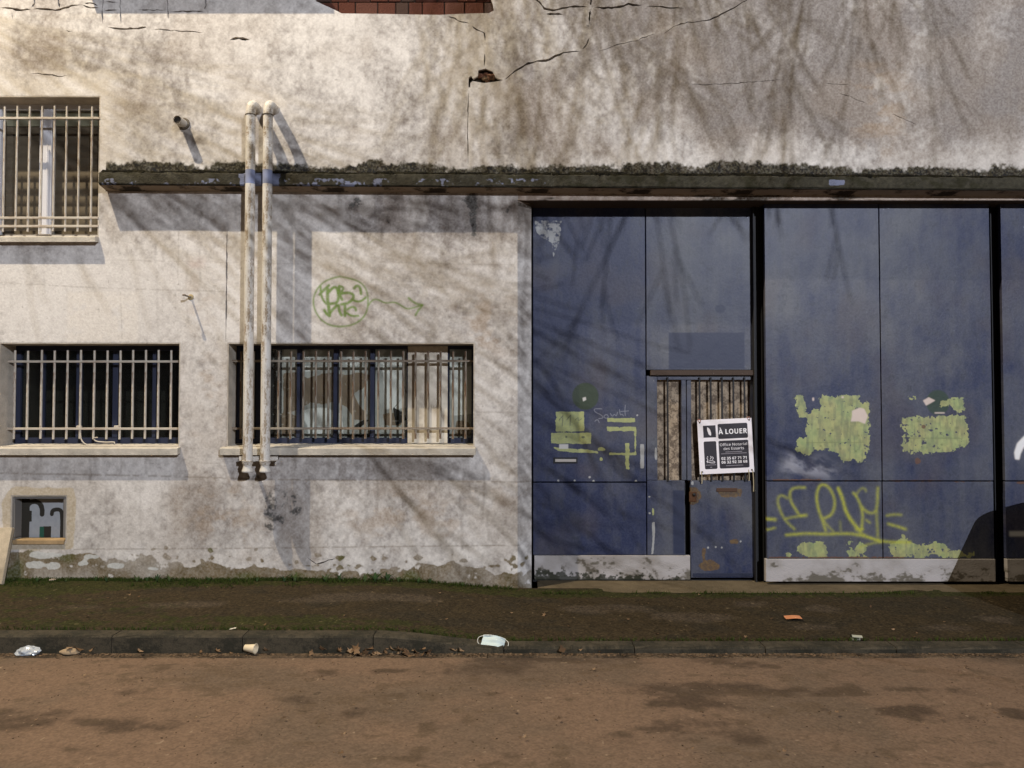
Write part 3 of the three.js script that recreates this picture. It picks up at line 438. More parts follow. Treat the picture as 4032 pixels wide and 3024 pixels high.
{ // wide window crossed by the pipes
  const w = partGroup(building, 'window', 'wide barred window with navy frame, torn whitewash and a pale board'), o = W_LR, zf = -.24;
  part(w, 'reveal', metreUV(revealRect(o, zf - .06, -.0015)), M.reveal);
  const yb = o.y0 + .013, yt = o.y1 - .013, xl = o.x0 + .013, xr = o.x1 - .013;
  part(w, 'frame', mergeGeometries([box(xl, xr, yt - .035, yt, zf - .03, zf + .02), box(xl, xr, yb, yb + .07, zf - .03, zf + .025), box(xl, xl + .045, yb + .07, yt - .035, zf - .03, zf + .02), box(xr - .03, xr, yb + .07, yt - .035, zf - .03, zf + .02)]), M.navy);
  const ms = [560, 647, 726, 805, 884, 966].map((d) => pd(d, 850, zf).x);
  ms.forEach((x, i) => part(w, 'mullion', box(x - .024, x + .024, yb + .071, yt - .036, zf - .025, zf + .022, .004), M.navy));
  const edges = [xl + .045, ...ms, xr - .03]; for (let i = 0; i < edges.length - 1; i++) part(w, 'pane', box(edges[i], edges[i + 1], yb + .07, yt - .035, zf - .008, zf - .004), M.glass);
  part(w, 'inner_boarding', planarUV(box(xl + .01, xr - .01, yb + .02, yt - .02, zf - .075, zf - .06), boardTex.R), std({ map: boardTex.texture(), roughness: .8 }), 'whitewashed boarding with torn brown paper behind the glass');
  const bx0 = pd(881, 850, zf + .03).x, bx1 = pd(967, 850, zf + .03).x, by0 = pd(900, 957, zf + .03).y, by1 = pd(900, 748, zf + .03).y;
  part(w, 'pale_board', metreUV(box(bx0, bx1, by0, by1, zf + .027, zf + .04, .003), .7), std({ map: tile(256, (u, v) => { const n = .5 * pn(u, v, 4, 51) + .3 * pn(u, v, 15, 52) + .2 * pn(u, v, 60, 53); const k = sstep(.35, .7, n); return [lerp(.42, .62, k), lerp(.37, .56, k), lerp(.29, .46, k)]; }), roughness: .75 }), 'cream board fixed over one pane');
  w.children[w.children.length - 1].material.map.colorSpace = THREE.SRGBColorSpace;
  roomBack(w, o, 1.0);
  const zb = -.125, X = (d) => pd(d, 850, zb).x, Y = (d) => pd(800, d, zb).y; const xs = []; for (let k = 0; k < 19; k++) xs.push(X(520.5 + 26.95 * k));
  bars(w, xs, Y(948), Y(759), zb, .0115, M.barRust, [Y(780), Y(925.5)], o.x0 + .002, o.x1 - .002);
  sillPart(w, o, .04, .012, .07, .068, .016);
}
{ // window above the frame of the photograph: its sill throws the shadow at the top edge
  const w = partGroup(building, 'window', 'upper window with deep sill'), o = W_TOP, zf = -.2;
  part(w, 'reveal', metreUV(revealRect(o, zf - .06, -.0015)), M.reveal);
  part(w, 'frame', mergeGeometries([box(o.x0 + .013, o.x1 - .013, o.y1 - .07, o.y1 - .013, zf - .03, zf + .02), box(o.x0 + .013, o.x1 - .013, o.y0 + .013, o.y0 + .08, zf - .03, zf + .02), box(o.x0 + .013, o.x0 + .07, o.y0 + .08, o.y1 - .07, zf - .03, zf + .02), box(o.x1 - .07, o.x1 - .013, o.y0 + .08, o.y1 - .07, zf - .03, zf + .02), box(-3.23, -3.17, o.y0 + .08, o.y1 - .07, zf - .03, zf + .02)]), M.whiteFrame);
  for (const [a, b] of [[o.x0 + .07, -3.23], [-3.17, o.x1 - .07]]) part(w, 'pane', box(a, b, o.y0 + .08, o.y1 - .07, zf - .008, zf - .004), M.glass);
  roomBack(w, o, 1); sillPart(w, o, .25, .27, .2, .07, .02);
}
{ // small cellar opening with a painted board in it
  const w = partGroup(building, 'cellar_opening', 'small square cellar opening with painted grey board'), o = N0;
  part(w, 'reveal', metreUV(revealRect(o, -.2, -.0015)), M.concrete);
  const s = new Sheet({ x0: o.x0, x1: o.x1, y0: o.y0, y1: o.y1 }, 256, 216, -.15);
  const mk = s.mask((g, q0) => { const q = via(q0, ZN); g.fillStyle = '#fff'; g.strokeStyle = '#fff'; rectq(g, q, 120, 150, 430, 1000); g.fillStyle = '#fff'; rectq(g, q, 380, 420, 470, 580); curve(g, q, [[400, 500], [395, 380], [430, 300], [520, 275], [600, 310], [630, 400], [625, 470]], 22); curve(g, q, [[770, 470], [770, 420], [840, 395], [910, 410], [925, 500], [920, 700], [920, 900]], 18); rectq(g, q, 640, 650, 755, 900); rectq(g, q, 100, 830, 480, 1000); rectq(g, q, 100, 100, 1100, 215); }, 1.6);
  const gr = s.mask((g, q0) => { const q = via(q0, ZN); g.fillStyle = '#fff'; rectq(g, q, 588, 655, 650, 900); }, 1.5);
  s.each((c, x, y, k) => { const n = fbm(x * 40, y * 40, 4, 3); c[0] = .3 + n * .06; c[1] = .315 + n * .06; c[2] = .33 + n * .06; mixc(c, [.028, .024, .018], sstep(.4, .6, mk[k] + (n - .5) * .5)); mixc(c, [.02, .09, .06], sstep(.4, .6, gr[k] + (n - .5) * .4)); });
  part(w, 'painted_board', planarUV(box(o.x0 + .013, o.x1 - .013, o.y0 + .013, o.y1 - .013, -.17, -.15), s.R), std({ map: s.texture(), roughness: .8 }));
  part(w, 'frame', mergeGeometries([box(o.x0 + .014, o.x0 + .03, o.y0 + .05, o.y1 - .014, -.12, -.02), box(o.x1 - .04, o.x1 - .014, o.y0 + .05, o.y1 - .014, -.1, -.01), box(o.x0 + .031, o.x1 - .041, o.y1 - .035, o.y1 - .014, -.1, -.02)]), std({ color: lin(.16, .15, .14), roughness: .7 }));
  part(w, 'sill', metreUV(box(o.x0 + .03, o.x1 - .02, o.y0 - .012, o.y0 + .03, -.14, .014, .004), 2), M.sillTop);
}

/* ------------------------------------------------------------------ gate leaves */
const ZLF = -.30, ZRF = -.145;
function gateSheet(R, W, H, z) { return new Sheet(R, W, H, z); }
function paintGate(c, x, y, k, dustAndShade) {
  const n1 = fbm(x * 1.1, y * .9, 101, 3), n2 = fbm(x * 4.5, y * 3.5, 105, 4), n3 = fbm(x * 22, y * 16, 111, 3), n4 = vn(x * 90, y * 90, 117), st = fbm(x * 14, y * 1.5, 119, 3);
  c[0] = .016; c[1] = .023; c[2] = .065;
  const d = clamp(dustAndShade + (n1 - .5) * 1.3 + (n2 - .5) * 1.0 + (st - .5) * .5 + (n3 - .5) * .35); mixc(c, [.084, .087, .105], d);
  mixc(c, [.06, .046, .05], sstep(.52, .75, fbm(x * 2.6, y * 2.0, 131, 3)) * .35);
  mixc(c, [.018, .022, .04], sstep(.6, .8, n3) * .35); const g = (n4 - .5) * .02; c[0] += g; c[1] += g; c[2] += g * 1.3;
}
const YG = [.31, .33, .135];
const GLR = (() => { const a = pd(1148, 1262, ZLF), b = pd(1642, 425, ZLF); return { x0: a.x, x1: b.x, y0: a.y, y1: b.y }; })();
const SEAM = pd(1396, 800, ZLF).x;
const gl = gateSheet(GLR, 760, 1290, ZLF);
{
  const chips = gl.mask((g, q0) => { const q = via(q0, ZG); g.fillStyle = '#fff'; poly(g, q, [[1010, 1090], [1030, 1085], [1035, 1150], [1020, 1330], [1005, 1335], [1015, 1200]]); rectq(g, q, 918, 485, 950, 672); blob(g, q, 990, 890, 10, 8); rectq(g, q, 985, 1010, 1000, 1025); rectq(g, q, 1310, 770, 1330, 800); for (const [x, y] of [[290, 765], [415, 765], [895, 262], [1440, 1280], [1500, 1275], [1545, 1280], [1690, 1235], [560, 770], [885, 770], [530, 740]]) blob(g, q, x, y, 9, 9); rectq(g, q, 1370, 1485, 1500, 1490); rectq(g, q, 1640, 1485, 1700, 1490); blob(g, q, 1040, 560, 10, 50); const f = via(q0, ZF); g.fillStyle = '#999'; poly(g, f, [[105, 228], [320, 228], [300, 400], [250, 520], [235, 400], [150, 360], [110, 300]]); poly(g, f, [[1010, 1460], [1030, 1450], [1030, 1480]]); }, 1.4);
  const yg = gl.mask((g, q0) => { const q = via(q0, ZG); g.fillStyle = '#fff'; rectq(g, q, 270, 235, 490, 388); rectq(g, q, 233, 398, 543, 482); rectq(g, q, 665, 285, 880, 316); rectq(g, q, 663, 352, 888, 384); poly(g, q, [[250, 512], [400, 520], [590, 535], [600, 555], [440, 550], [290, 540]]); rectq(g, q, 680, 552, 885, 570); rectq(g, q, 805, 480, 835, 680); rectq(g, q, 875, 380, 888, 570); blob(g, q, 620, 525, 30, 16); blob(g, q, 620, 600, 10, 14); blob(g, q, 1018, 1005, 8, 30); }, 1.6);
  const ten = gl.mask((g, q0) => { const q = via(q0, ZG); for (const [a, b] of [[295, 265], [355, 260]]) { curve(g, q, [[a + 30, b], [a + 25, b + 82]], 2.4); curve(g, q, [[a, b + 38], [a + 30, b]], 2.2); } curve(g, q, [[420, 300], [445, 270], [440, 310], [470, 290]], 2); g.fillStyle = '#fff'; blob(g, q, 350, 430, 8, 8); blob(g, q, 480, 432, 14, 8); }, .8);
  const circ = gl.mask((g, q0) => { const q = via(q0, ZG); g.fillStyle = '#fff'; blob(g, q, 498, 118, 102, 104); }, 1.2);
  const scrib = gl.mask((g, q0) => { const q = via(q0, ZG); const w = 2.2; curve(g, q, [[625, 215], [560, 208], [570, 240], [620, 260], [640, 285], [600, 290]], w); curve(g, q, [[640, 270], [660, 250], [680, 280], [650, 290], [640, 270]], w); curve(g, q, [[690, 250], [705, 280], [720, 250], [735, 275], [745, 240]], w); curve(g, q, [[760, 220], [765, 270], [780, 250], [790, 270]], w); curve(g, q, [[805, 185], [800, 230], [805, 265]], w); curve(g, q, [[770, 235], [830, 230]], w); curve(g, q, [[570, 310], [590, 290], [605, 320]], w); }, .7);
  const navy = gl.mask((g, q0) => { const q = via(q0, ZF); g.fillStyle = '#fff'; rectq(g, q, 1138, 1092, 1722, 1372); blob(g, q, 1535, 908, 42, 32); const r = via(q0, ZG); rectq(g, r, 1170, 840, 1260, 1330); }, 1.5);
  const rust = gl.mask((g, q0) => { const q = via(q0, ZG); g.fillStyle = '#fff'; blob(g, q, 1325, 885, 60, 70); rectq(g, q, 1520, 830, 1700, 868); blob(g, q, 1450, 1420, 80, 42); rectq(g, q, 1535, 872, 1690, 892); blob(g, q, 1640, 1235, 40, 18); rectq(g, q, 1395, 1280, 1420, 1400); }, 3);
  const pale = gl.mask((g, q0) => { const q = via(q0, ZG); g.fillStyle = '#fff'; rectq(g, q, 296, 486, 366, 522); poly(g, q, [[475, 130], [500, 122], [505, 145], [480, 158]]); }, .8);
  gl.each((c, x, y, k) => {
    const n3 = fbm(x * 30, y * 30, 141, 3), n4 = vn(x * 80, y * 80, 143);
    paintGate(c, x, y, k, x > SEAM ? .46 : .1);  // left panel darkened to paint in jamb and tree shade; right one dustier
    mixc(c, [.013, .019, .052], navy[k] * .9);
    mixc(c, [.02, .035, .012], circ[k] * .95);
    mixc(c, [YG[0] + (n4 - .5) * .08, YG[1] + (n4 - .5) * .08, YG[2]], sstep(.42, .56, yg[k] + (fbm(x * 21, y * 30, 145, 4) - .5) * 1.25 + (n3 - .5) * .5) * sstep(.04, .12, yg[k]) * .95); mixc(c, [.05, .06, .05], ten[k] * .85);
    mixc(c, [.3, .31, .36], scrib[k] * .6); mixc(c, [.5, .48, .45], pale[k] * .95);
    mixc(c, [.36, .36, .35], sstep(.4, .65, chips[k] + (n3 - .5) * .8) * sstep(.05, .2, chips[k]) * .85);
    const r = sstep(.4, .65, rust[k] + (n3 - .5) * 1.0) * sstep(.05, .2, rust[k]); mixc(c, [.075 + n4 * .07, .045 + n4 * .04, .026], r * .9);
  });
}
const dentTile = tile(512, (u, v) => .45 * pn(u, v, 3, 401) + .3 * pn(u, v, 7, 402) + .15 * pn(u, v, 23, 403) + .05 * pn(u, v, 90, 404) + .05 * pn(u, v, 200, 405)); const dents = (a, b) => { const t = dentTile.clone(); t.repeat.set(a, b); t.needsUpdate = true; return t; };
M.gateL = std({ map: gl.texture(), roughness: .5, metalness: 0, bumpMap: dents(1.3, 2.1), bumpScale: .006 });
const GRR = (() => { const a = pd(1645, 1262, ZRF), b = pd(2720, 425, ZRF); return { x0: a.x, x1: b.x, y0: a.y, y1: b.y }; })();
const grt = gateSheet(GRR, 1440, 1120, ZRF);
{
  const yg = grt.mask((g, q0) => {
    const q = via(q0, ZI); g.fillStyle = '#fff';
    poly(g, q, [[545, 105], [600, 98], [640, 120], [760, 110], [850, 105], [850, 160], [925, 145], [925, 540], [900, 545], [900, 612], [690, 612], [690, 570], [640, 540], [600, 510], [520, 530], [450, 560], [402, 560], [405, 455], [432, 440], [430, 300], [480, 240], [500, 210], [550, 220]]);
    poly(g, q, [[350, 110], [400, 100], [410, 140], [440, 170], [440, 230], [470, 260], [400, 290], [360, 240]]); rectq(g, q, 360, 440, 410, 540); poly(g, q, [[880, 390], [930, 390], [930, 530], [880, 520]]);
    poly(g, q, [[1175, 290], [1260, 272], [1330, 288], [1440, 280], [1560, 265], [1680, 275], [1690, 500], [1640, 500], [1580, 550], [1400, 550], [1200, 560], [1178, 540]]);
    poly(g, q, [[1470, 150], [1540, 140], [1650, 140], [1660, 230], [1600, 235], [1540, 200], [1470, 190]]); rectq(g, q, 1215, 130, 1285, 150);
    for (const [x, y, rx, ry] of [[470, 1290, 110, 55], [540, 1280, 50, 60], [520, 1330, 90, 34], [300, 1340, 24, 14], [800, 1320, 50, 40], [860, 1290, 40, 40], [770, 1240, 20, 30], [690, 1340, 20, 12], [870, 1350, 60, 12], [1180, 1290, 100, 75], [1190, 1220, 34, 40], [1290, 1310, 130, 60], [1430, 1300, 110, 55], [1560, 1330, 110, 36], [1700, 1340, 60, 18]]) blob(g, q, x, y, rx, ry);
  }, 4.5);
  const ygd = grt.mask((g, q0) => { const q = via(q0, ZI); g.fillStyle = '#fff'; rectq(g, q, 1180, 330, 1420, 520); rectq(g, q, 1560, 280, 1700, 500); rectq(g, q, 800, 130, 930, 240); blob(g, q, 470, 410, 16, 14); blob(g, q, 640, 1300, 60, 40); rectq(g, q, 350, 140, 450, 280); rectq(g, q, 1270, 1250, 1700, 1360); rectq(g, q, 870, 420, 930, 540); }, 14);
  const spray = grt.mask((g, q0) => {
    const q = via(q0, ZI); const s = (a, w = 9, al = .9) => { g.strokeStyle = `rgba(255,255,255,${al * .22})`; curve(g, q, a, w * 1.15); g.strokeStyle = `rgba(255,255,255,${al})`; curve(g, q, a, w * .5); };
    s([[350, 1140], [280, 1080], [230, 980], [215, 900], [250, 875], [295, 900]], 10, .6); s([[430, 820], [350, 815], [310, 850], [320, 930], [360, 990], [390, 1040], [440, 1030]], 10, .75); s([[280, 1060], [340, 1045], [440, 1035]], 10, .6);
    s([[590, 1150], [560, 1060], [530, 980], [515, 880], [540, 800], [590, 795], [640, 850], [665, 940], [640, 1030], [580, 1055]], 11, .8); s([[555, 1050], [600, 1110], [650, 1160]], 9, .5);
    s([[685, 825], [720, 900], [740, 1000], [790, 1080], [850, 1150], [870, 1140]], 13, 1); s([[860, 1150], [880, 1060], [860, 960], [830, 890], [800, 860]], 10, .8); s([[820, 880], [850, 830], [890, 820], [900, 850]], 8, .5); s([[870, 970], [900, 1010], [960, 1020], [985, 980], [990, 820]], 11, .7); s([[980, 1000], [990, 1200]], 12, .45); s([[900, 1070], [930, 1090]], 8, .7);
    s([[285, 1185], [420, 1170], [600, 1180], [760, 1170], [880, 1190], [960, 1215], [1060, 1240], [1240, 1240]], 11, .85); s([[820, 1140], [900, 1200], [1010, 1235]], 9, .8); s([[850, 1280], [920, 1250], [1020, 1240]], 9, .5);
    s([[130, 1060], [200, 1066]], 12, .95); s([[135, 1145], [200, 1130]], 9, .7); s([[1060, 1035], [1110, 1025], [1170, 1030]], 10, .6); s([[1070, 1100], [1130, 1115], [1205, 1140]], 10, .85); s([[700, 1080], [705, 1150]], 10, .3);
  }, 2.6);
  const white = grt.mask((g, q0) => { const q = via(q0, ZI); g.fillStyle = '#fff'; g.fillStyle = 'rgba(255,255,255,.8)'; blob(g, q, 340, 590, 50, 40); blob(g, q, 310, 650, 60, 60); g.fillStyle = 'rgba(255,255,255,.55)'; blob(g, q, 430, 680, 120, 60); blob(g, q, 540, 610, 60, 26); blob(g, q, 560, 680, 110, 50); blob(g, q, 600, 720, 60, 20); }, 13);
  const blackz = grt.mask((g, q0) => { const q = via(q0, ZI); g.fillStyle = '#fff'; blob(g, q, 580, 590, 110, 70); g.strokeStyle = '#fff'; curve(g, q, [[480, 662], [530, 668], [570, 668]], 3); rectq(g, q, 1215, 0, 1245, 260); g.fillStyle = '#777'; rectq(g, q, 1740, 0, 1760, 160); blob(g, q, 490, 140, 60, 40); }, 9);
  const pink = grt.mask((g, q0) => { const q = via(q0, ZI); g.fillStyle = '#fff'; poly(g, q, [[790, 230], [850, 205], [885, 215], [912, 270], [890, 330], [840, 310], [780, 312], [790, 270]]); poly(g, q, [[1335, 150], [1380, 125], [1430, 150], [1360, 190]]); rectq(g, q, 1425, 241, 1502, 250); blob(g, q, 492, 140, 8, 14); blob(g, q, 718, 125, 10, 8); const h = via(q0, ZI); poly(g, h, [[2112, 425], [2060, 480], [2038, 550], [2045, 600], [2075, 605], [2085, 560], [2112, 505], [2150, 470], [2190, 460], [2190, 410]]); }, 1.2);
  const whitem = grt.mask((g, q0) => { const q = via(q0, ZI); g.fillStyle = '#fff'; poly(g, q, [[2122, 415], [2060, 480], [2038, 550], [2045, 600], [2075, 605], [2085, 560], [2112, 505], [2160, 470], [2210, 460], [2210, 405]]); g.fillStyle = '#777'; rectq(g, q, 2000, 1155, 2200, 1195); }, 2);
  const circ = grt.mask((g, q0) => { const q = via(q0, ZI); g.fillStyle = '#fff'; blob(g, q, 1450, 165, 92, 96); }, 1.5);
  const rust = grt.mask((g, q0) => { const q = via(q0, ZI); g.fillStyle = '#fff'; rectq(g, q, 180, 754, 560, 768); rectq(g, q, 1065, 762, 1500, 774); rectq(g, q, 700, 764, 1010, 772); blob(g, q, 1340, 352, 18, 18); blob(g, q, 1295, 615, 24, 26); rectq(g, q, 150, 1352, 1200, 1362); blob(g, q, 2100, 785, 50, 10); rectq(g, q, 1500, 772, 1850, 778); }, 1.6);
  const sticker = grt.mask((g, q0) => { const q = via(q0, ZI); g.strokeStyle = '#fff'; curve(g, q, [[440, 474], [600, 473], [880, 472]], 2); curve(g, q, [[755, 320], [757, 460]], 1.5); curve(g, q, [[1200, 440], [1400, 438], [1640, 442]], 2); for (const [x, y] of [[480, 330], [530, 370], [610, 240], [640, 380], [750, 330], [780, 180], [820, 540], [700, 520], [550, 500], [620, 420], [520, 540], [840, 420], [1300, 310], [1480, 490], [1600, 360]]) blob(g, q, x, y, 9, 8); }, 1);
  grt.each((c, x, y, k) => {
    const n3 = fbm(x * 30, y * 30, 241, 3), n4 = vn(x * 80, y * 80, 243), n2 = fbm(x * 11, y * 11, 245, 3);
    paintGate(c, x + 7, y + 3, k, .4);
    mixc(c, [.03, .038, .075], sstep(.3, .8, blackz[k] + (n2 - .5) * .3) * .75);
    const w = white[k] * sstep(.25, .6, fbm(x * 9 + y * 5, y * 12, 251, 4)); mixc(c, [.42, .42, .47], w * .85);
    mixc(c, [.02, .04, .025], circ[k] * .95);
    const fl = fbm(x * 17, y * 21, 261, 4), fl2 = fbm(x * 55, y * 55, 263, 2); const yv = sstep(.44, .54, yg[k] + (fl - .5) * 1.3 + (fl2 - .5) * 1.0 - ygd[k] * (.1 + .35 * fl2)) * sstep(.04, .12, yg[k]) * (.72 + .28 * sstep(.35, .6, fbm(x * 40, y * 9, 265, 3))); mixc(c, [YG[0] + (n3 - .5) * .16 + (n2 - .5) * .1, YG[1] + (n3 - .5) * .15, YG[2] + (n3 - .5) * .05], yv * .97); mixc(c, [.11, .13, .05], sticker[k] * yv * .6);
    mixc(c, [.42, .42, .03], clamp(spray[k] * (.75 + .5 * n4)) * .85);
    mixc(c, [.62, .5, .44], pink[k] * .9); mixc(c, [.74, .73, .72], whitem[k] * .95);
    const r = sstep(.4, .65, rust[k] + (n3 - .5) * 1.1) * sstep(.05, .2, rust[k]); mixc(c, [.11, .05, .028], r * .85);
  });
}
M.gateR = std({ map: grt.texture(), roughness: .5, bumpMap: dents(2.9, 2.2), bumpScale: .006 });
const PLR = { x0: .1, x1: 7.2, y0: -.12, y1: .3 };
const plt = new Sheet(PLR, 1600, 96, -.2);
plt.each((c, x, y) => { const n = fbm(x * 5, y * 7, 301, 4), m = fbm(x * 30, y * 40, 303, 3); c[0] = .40; c[1] = .37; c[2] = .36; mixc(c, [.26, .235, .21], sstep(.35, .75, n) * .6); const e = sstep(.38, .62, (.13 - y) * 2.2 + (n - .5) * 1.2 + (m - .5) * .7 + .12); mixc(c, [.085, .072, .05], e * .8); if (x < 2.0) { const q = sstep(.45, .6, (.03 - y) * 5 + (1.6 - x) * .25 + (m - .5) * .8 + .2); mixc(c, [.025, .028, .018], q * .85); } });
M.plinth = std({ map: plt.texture(), roughness: .85, bumpMap: grain(5, .4), bumpScale: .003 });
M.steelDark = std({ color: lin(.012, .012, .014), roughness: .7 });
const px = (a, z) => pd(a, 850, z).x, py = (b, z) => pd(1400, b, z).y;

{ // left leaf with the wicket door
  const g = thing('sliding_gate', 'dark blue steel sliding gate leaf with small barred wicket door', 'gate'); const z = ZLF, zb = z - .045; const X = (a) => px(a, z), Y = (b) => py(b, z);
  const P = (x0, x1, y0, y1, r = .004, dz = 0) => planarUV(box(X(x0), X(x1), Y(y1), Y(y0), zb, z + dz, r), GLR);
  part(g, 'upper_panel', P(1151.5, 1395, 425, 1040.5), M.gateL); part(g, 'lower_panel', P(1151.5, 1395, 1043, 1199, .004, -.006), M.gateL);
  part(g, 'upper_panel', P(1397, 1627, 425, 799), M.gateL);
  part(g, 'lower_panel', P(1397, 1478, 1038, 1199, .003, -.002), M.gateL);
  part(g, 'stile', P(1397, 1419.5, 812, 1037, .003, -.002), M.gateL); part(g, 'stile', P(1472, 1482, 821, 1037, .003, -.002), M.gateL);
  part(g, 'header_beam', planarUV(box(X(1405), X(1628), Y(811), Y(800), z - .02, z + .035, .004), GLR), std({ color: lin(.075, .055, .045), roughness: .9, bumpMap: grain(3, 1), bumpScale: .004 }), 'rusty brown beam above the wicket');
  part(g, 'rail', P(1420, 1626, 812, 820.5, .003, -.004), M.gateL);
  const osb = std({ map: tile(512, (u, v) => { const a = pn(u, v, 18, 61), b = pn(u * 1, v * 1, 60, 62), c = pn(u, v, 130, 63); const n = .45 * a + .35 * b + .2 * c; const k = sstep(.3, .7, n); return [lerp(.14, .37, k), lerp(.108, .29, k), lerp(.08, .21, k)]; }), roughness: .9, bumpMap: grain(3, 3), bumpScale: .002 }); osb.map.colorSpace = THREE.SRGBColorSpace;
  part(g, 'chipboard', metreUV(box(X(1412), X(1479), Y(1044), Y(815), zb - .03, zb - .012), 1.2), osb);
  const zbar = z + .004;
  const bar = (a) => box(px(a, zbar) - .0085, px(a, zbar) + .0085, Y(1040), Y(815), zbar - .008, zbar + .009, .003);
  part(g, 'bar', bar(1442), M.steelDark);
  const w = partGroup(g, 'wicket_door', 'narrow steel door with boarded barred light');
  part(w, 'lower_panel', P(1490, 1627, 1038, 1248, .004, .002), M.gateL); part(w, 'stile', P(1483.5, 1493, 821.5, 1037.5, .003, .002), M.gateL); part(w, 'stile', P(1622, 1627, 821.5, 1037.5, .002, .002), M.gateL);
  part(w, 'chipboard', metreUV(box(X(1489), X(1630), Y(1044), Y(815), zb - .03, zb - .012).translate(0, .002, 0), 1.2), osb);
  for (const a of [1511, 1535, 1559.4, 1584, 1608]) part(w, 'bar', bar(a).translate(0, 0, .002), M.steelDark);
  part(w, 'lock_plate', box(X(1487), X(1503), Y(1084), Y(1062), z + .0025, z + .012, .004), std({ color: lin(.09, .045, .025), roughness: .9 }), 'rusted lock plate');
  part(w, 'knob', new THREE.SphereGeometry(.017, 12, 8).translate(X(1497), Y(1068), z + .022), M.steelDark);
  part(w, 'letter_flap', box(X(1546), X(1590), Y(1062), Y(1054), z + .0025, z + .012, .003), std({ color: lin(.085, .05, .035), roughness: .9 }));
  part(w, 'kick_strip', box(X(1494), X(1624), Y(1246), Y(1238), z + .0025, z + .007, .002), M.navy);
  part(g, 'plinth', planarUV(box(X(1154), X(1488.5), Y(1252), Y(1200), zb, z + .008, .004), PLR), M.plinth, 'grimy white kick plate');
  part(g, 'letter_slot', mergeGeometries([box(X(1195), X(1247), Y(1001), Y(988), z + .0005, z + .006)]), M.steelDark);
  part(g, 'slot_flap', box(X(1199), X(1244), Y(997.5), Y(991.5), z + .0065, z + .011, .002), std({ color: lin(.42, .38, .34), roughness: .6 }));
  part(g, 'guide_rail', box(X(1151.5), X(1627), Y(1257), Y(1253), zb, z - .01), M.steelDark);
  part(g, 'backing', box(X(1151.5), X(1627), Y(1252), Y(425), zb - .06, zb - .045), M.steelDark);
}
function rightLeaf(a, b, seam, label, first) {
  const g = thing('sliding_gate', label, 'gate'); const z = ZRF, zb = z - .045; const X = (v) => px(v, z), Y = (v) => py(v, z);
  const P = (x0, x1, y0, y1, dz = 0) => planarUV(box(X(x0), X(x1), Y(y1), Y(y0), zb, z + dz, .004), GRR);
  const sp = seam ? [[a, seam - 1], [seam + 1, b]] : [[a, b]];
  for (const [p, q] of sp) { part(g, 'upper_panel', P(p, q, 425, 1038), M.gateR); part(g, 'lower_panel', P(p, q, 1040.5, 1206, -.004), M.gateR); }
  part(g, 'plinth', planarUV(box(X(a - (first ? 4 : 0)), X(b), Y(1256), Y(1207.5), zb, z + .01, .004), PLR), M.plinth, 'white kick plate stained along the foot');
  part(g, 'backing', box(X(a + 1), X(b - 1), Y(1255), Y(425), zb - .02, zb - .005), M.steelDark);
  return g;
}
rightLeaf(1654.5, 2143, 1903.5, 'blue steel gate leaf with torn yellow-green stickers and yellow spray tag', true);
rightLeaf(2168, 2700, 2430, 'blue steel gate leaf with a white painted arc, beside the parked car', false);
for (const [a, b, l] of [[1629, 1651, 'black steel post put into the dark gap beside the wicket door'], [2144.5, 2166.5, 'black steel post put into the dark gap between the stickered and arc-marked leaves']]) {  // black uprights stand in for the shade of the open gaps
  const p = thing('gap_post', l, 'post', 'dark posts filling the gaps in the gateway'); const z = -.24;
  part(p, 'web', box(px(a, z) + .006, px(b, z) - .004, py(1258, z), py(425, z), z - .06, z - .05), M.steelDark); part(p, 'flange', box(px(a, z) + .004, px(a, z) + .014, py(1258, z), py(425, z), z - .049, z + .0), M.steelDark); part(p, 'flange', box(px(b, z) - .02, px(b, z) - .01, py(1258, z), py(425, z), z - .049, z + .0), M.steelDark);
}

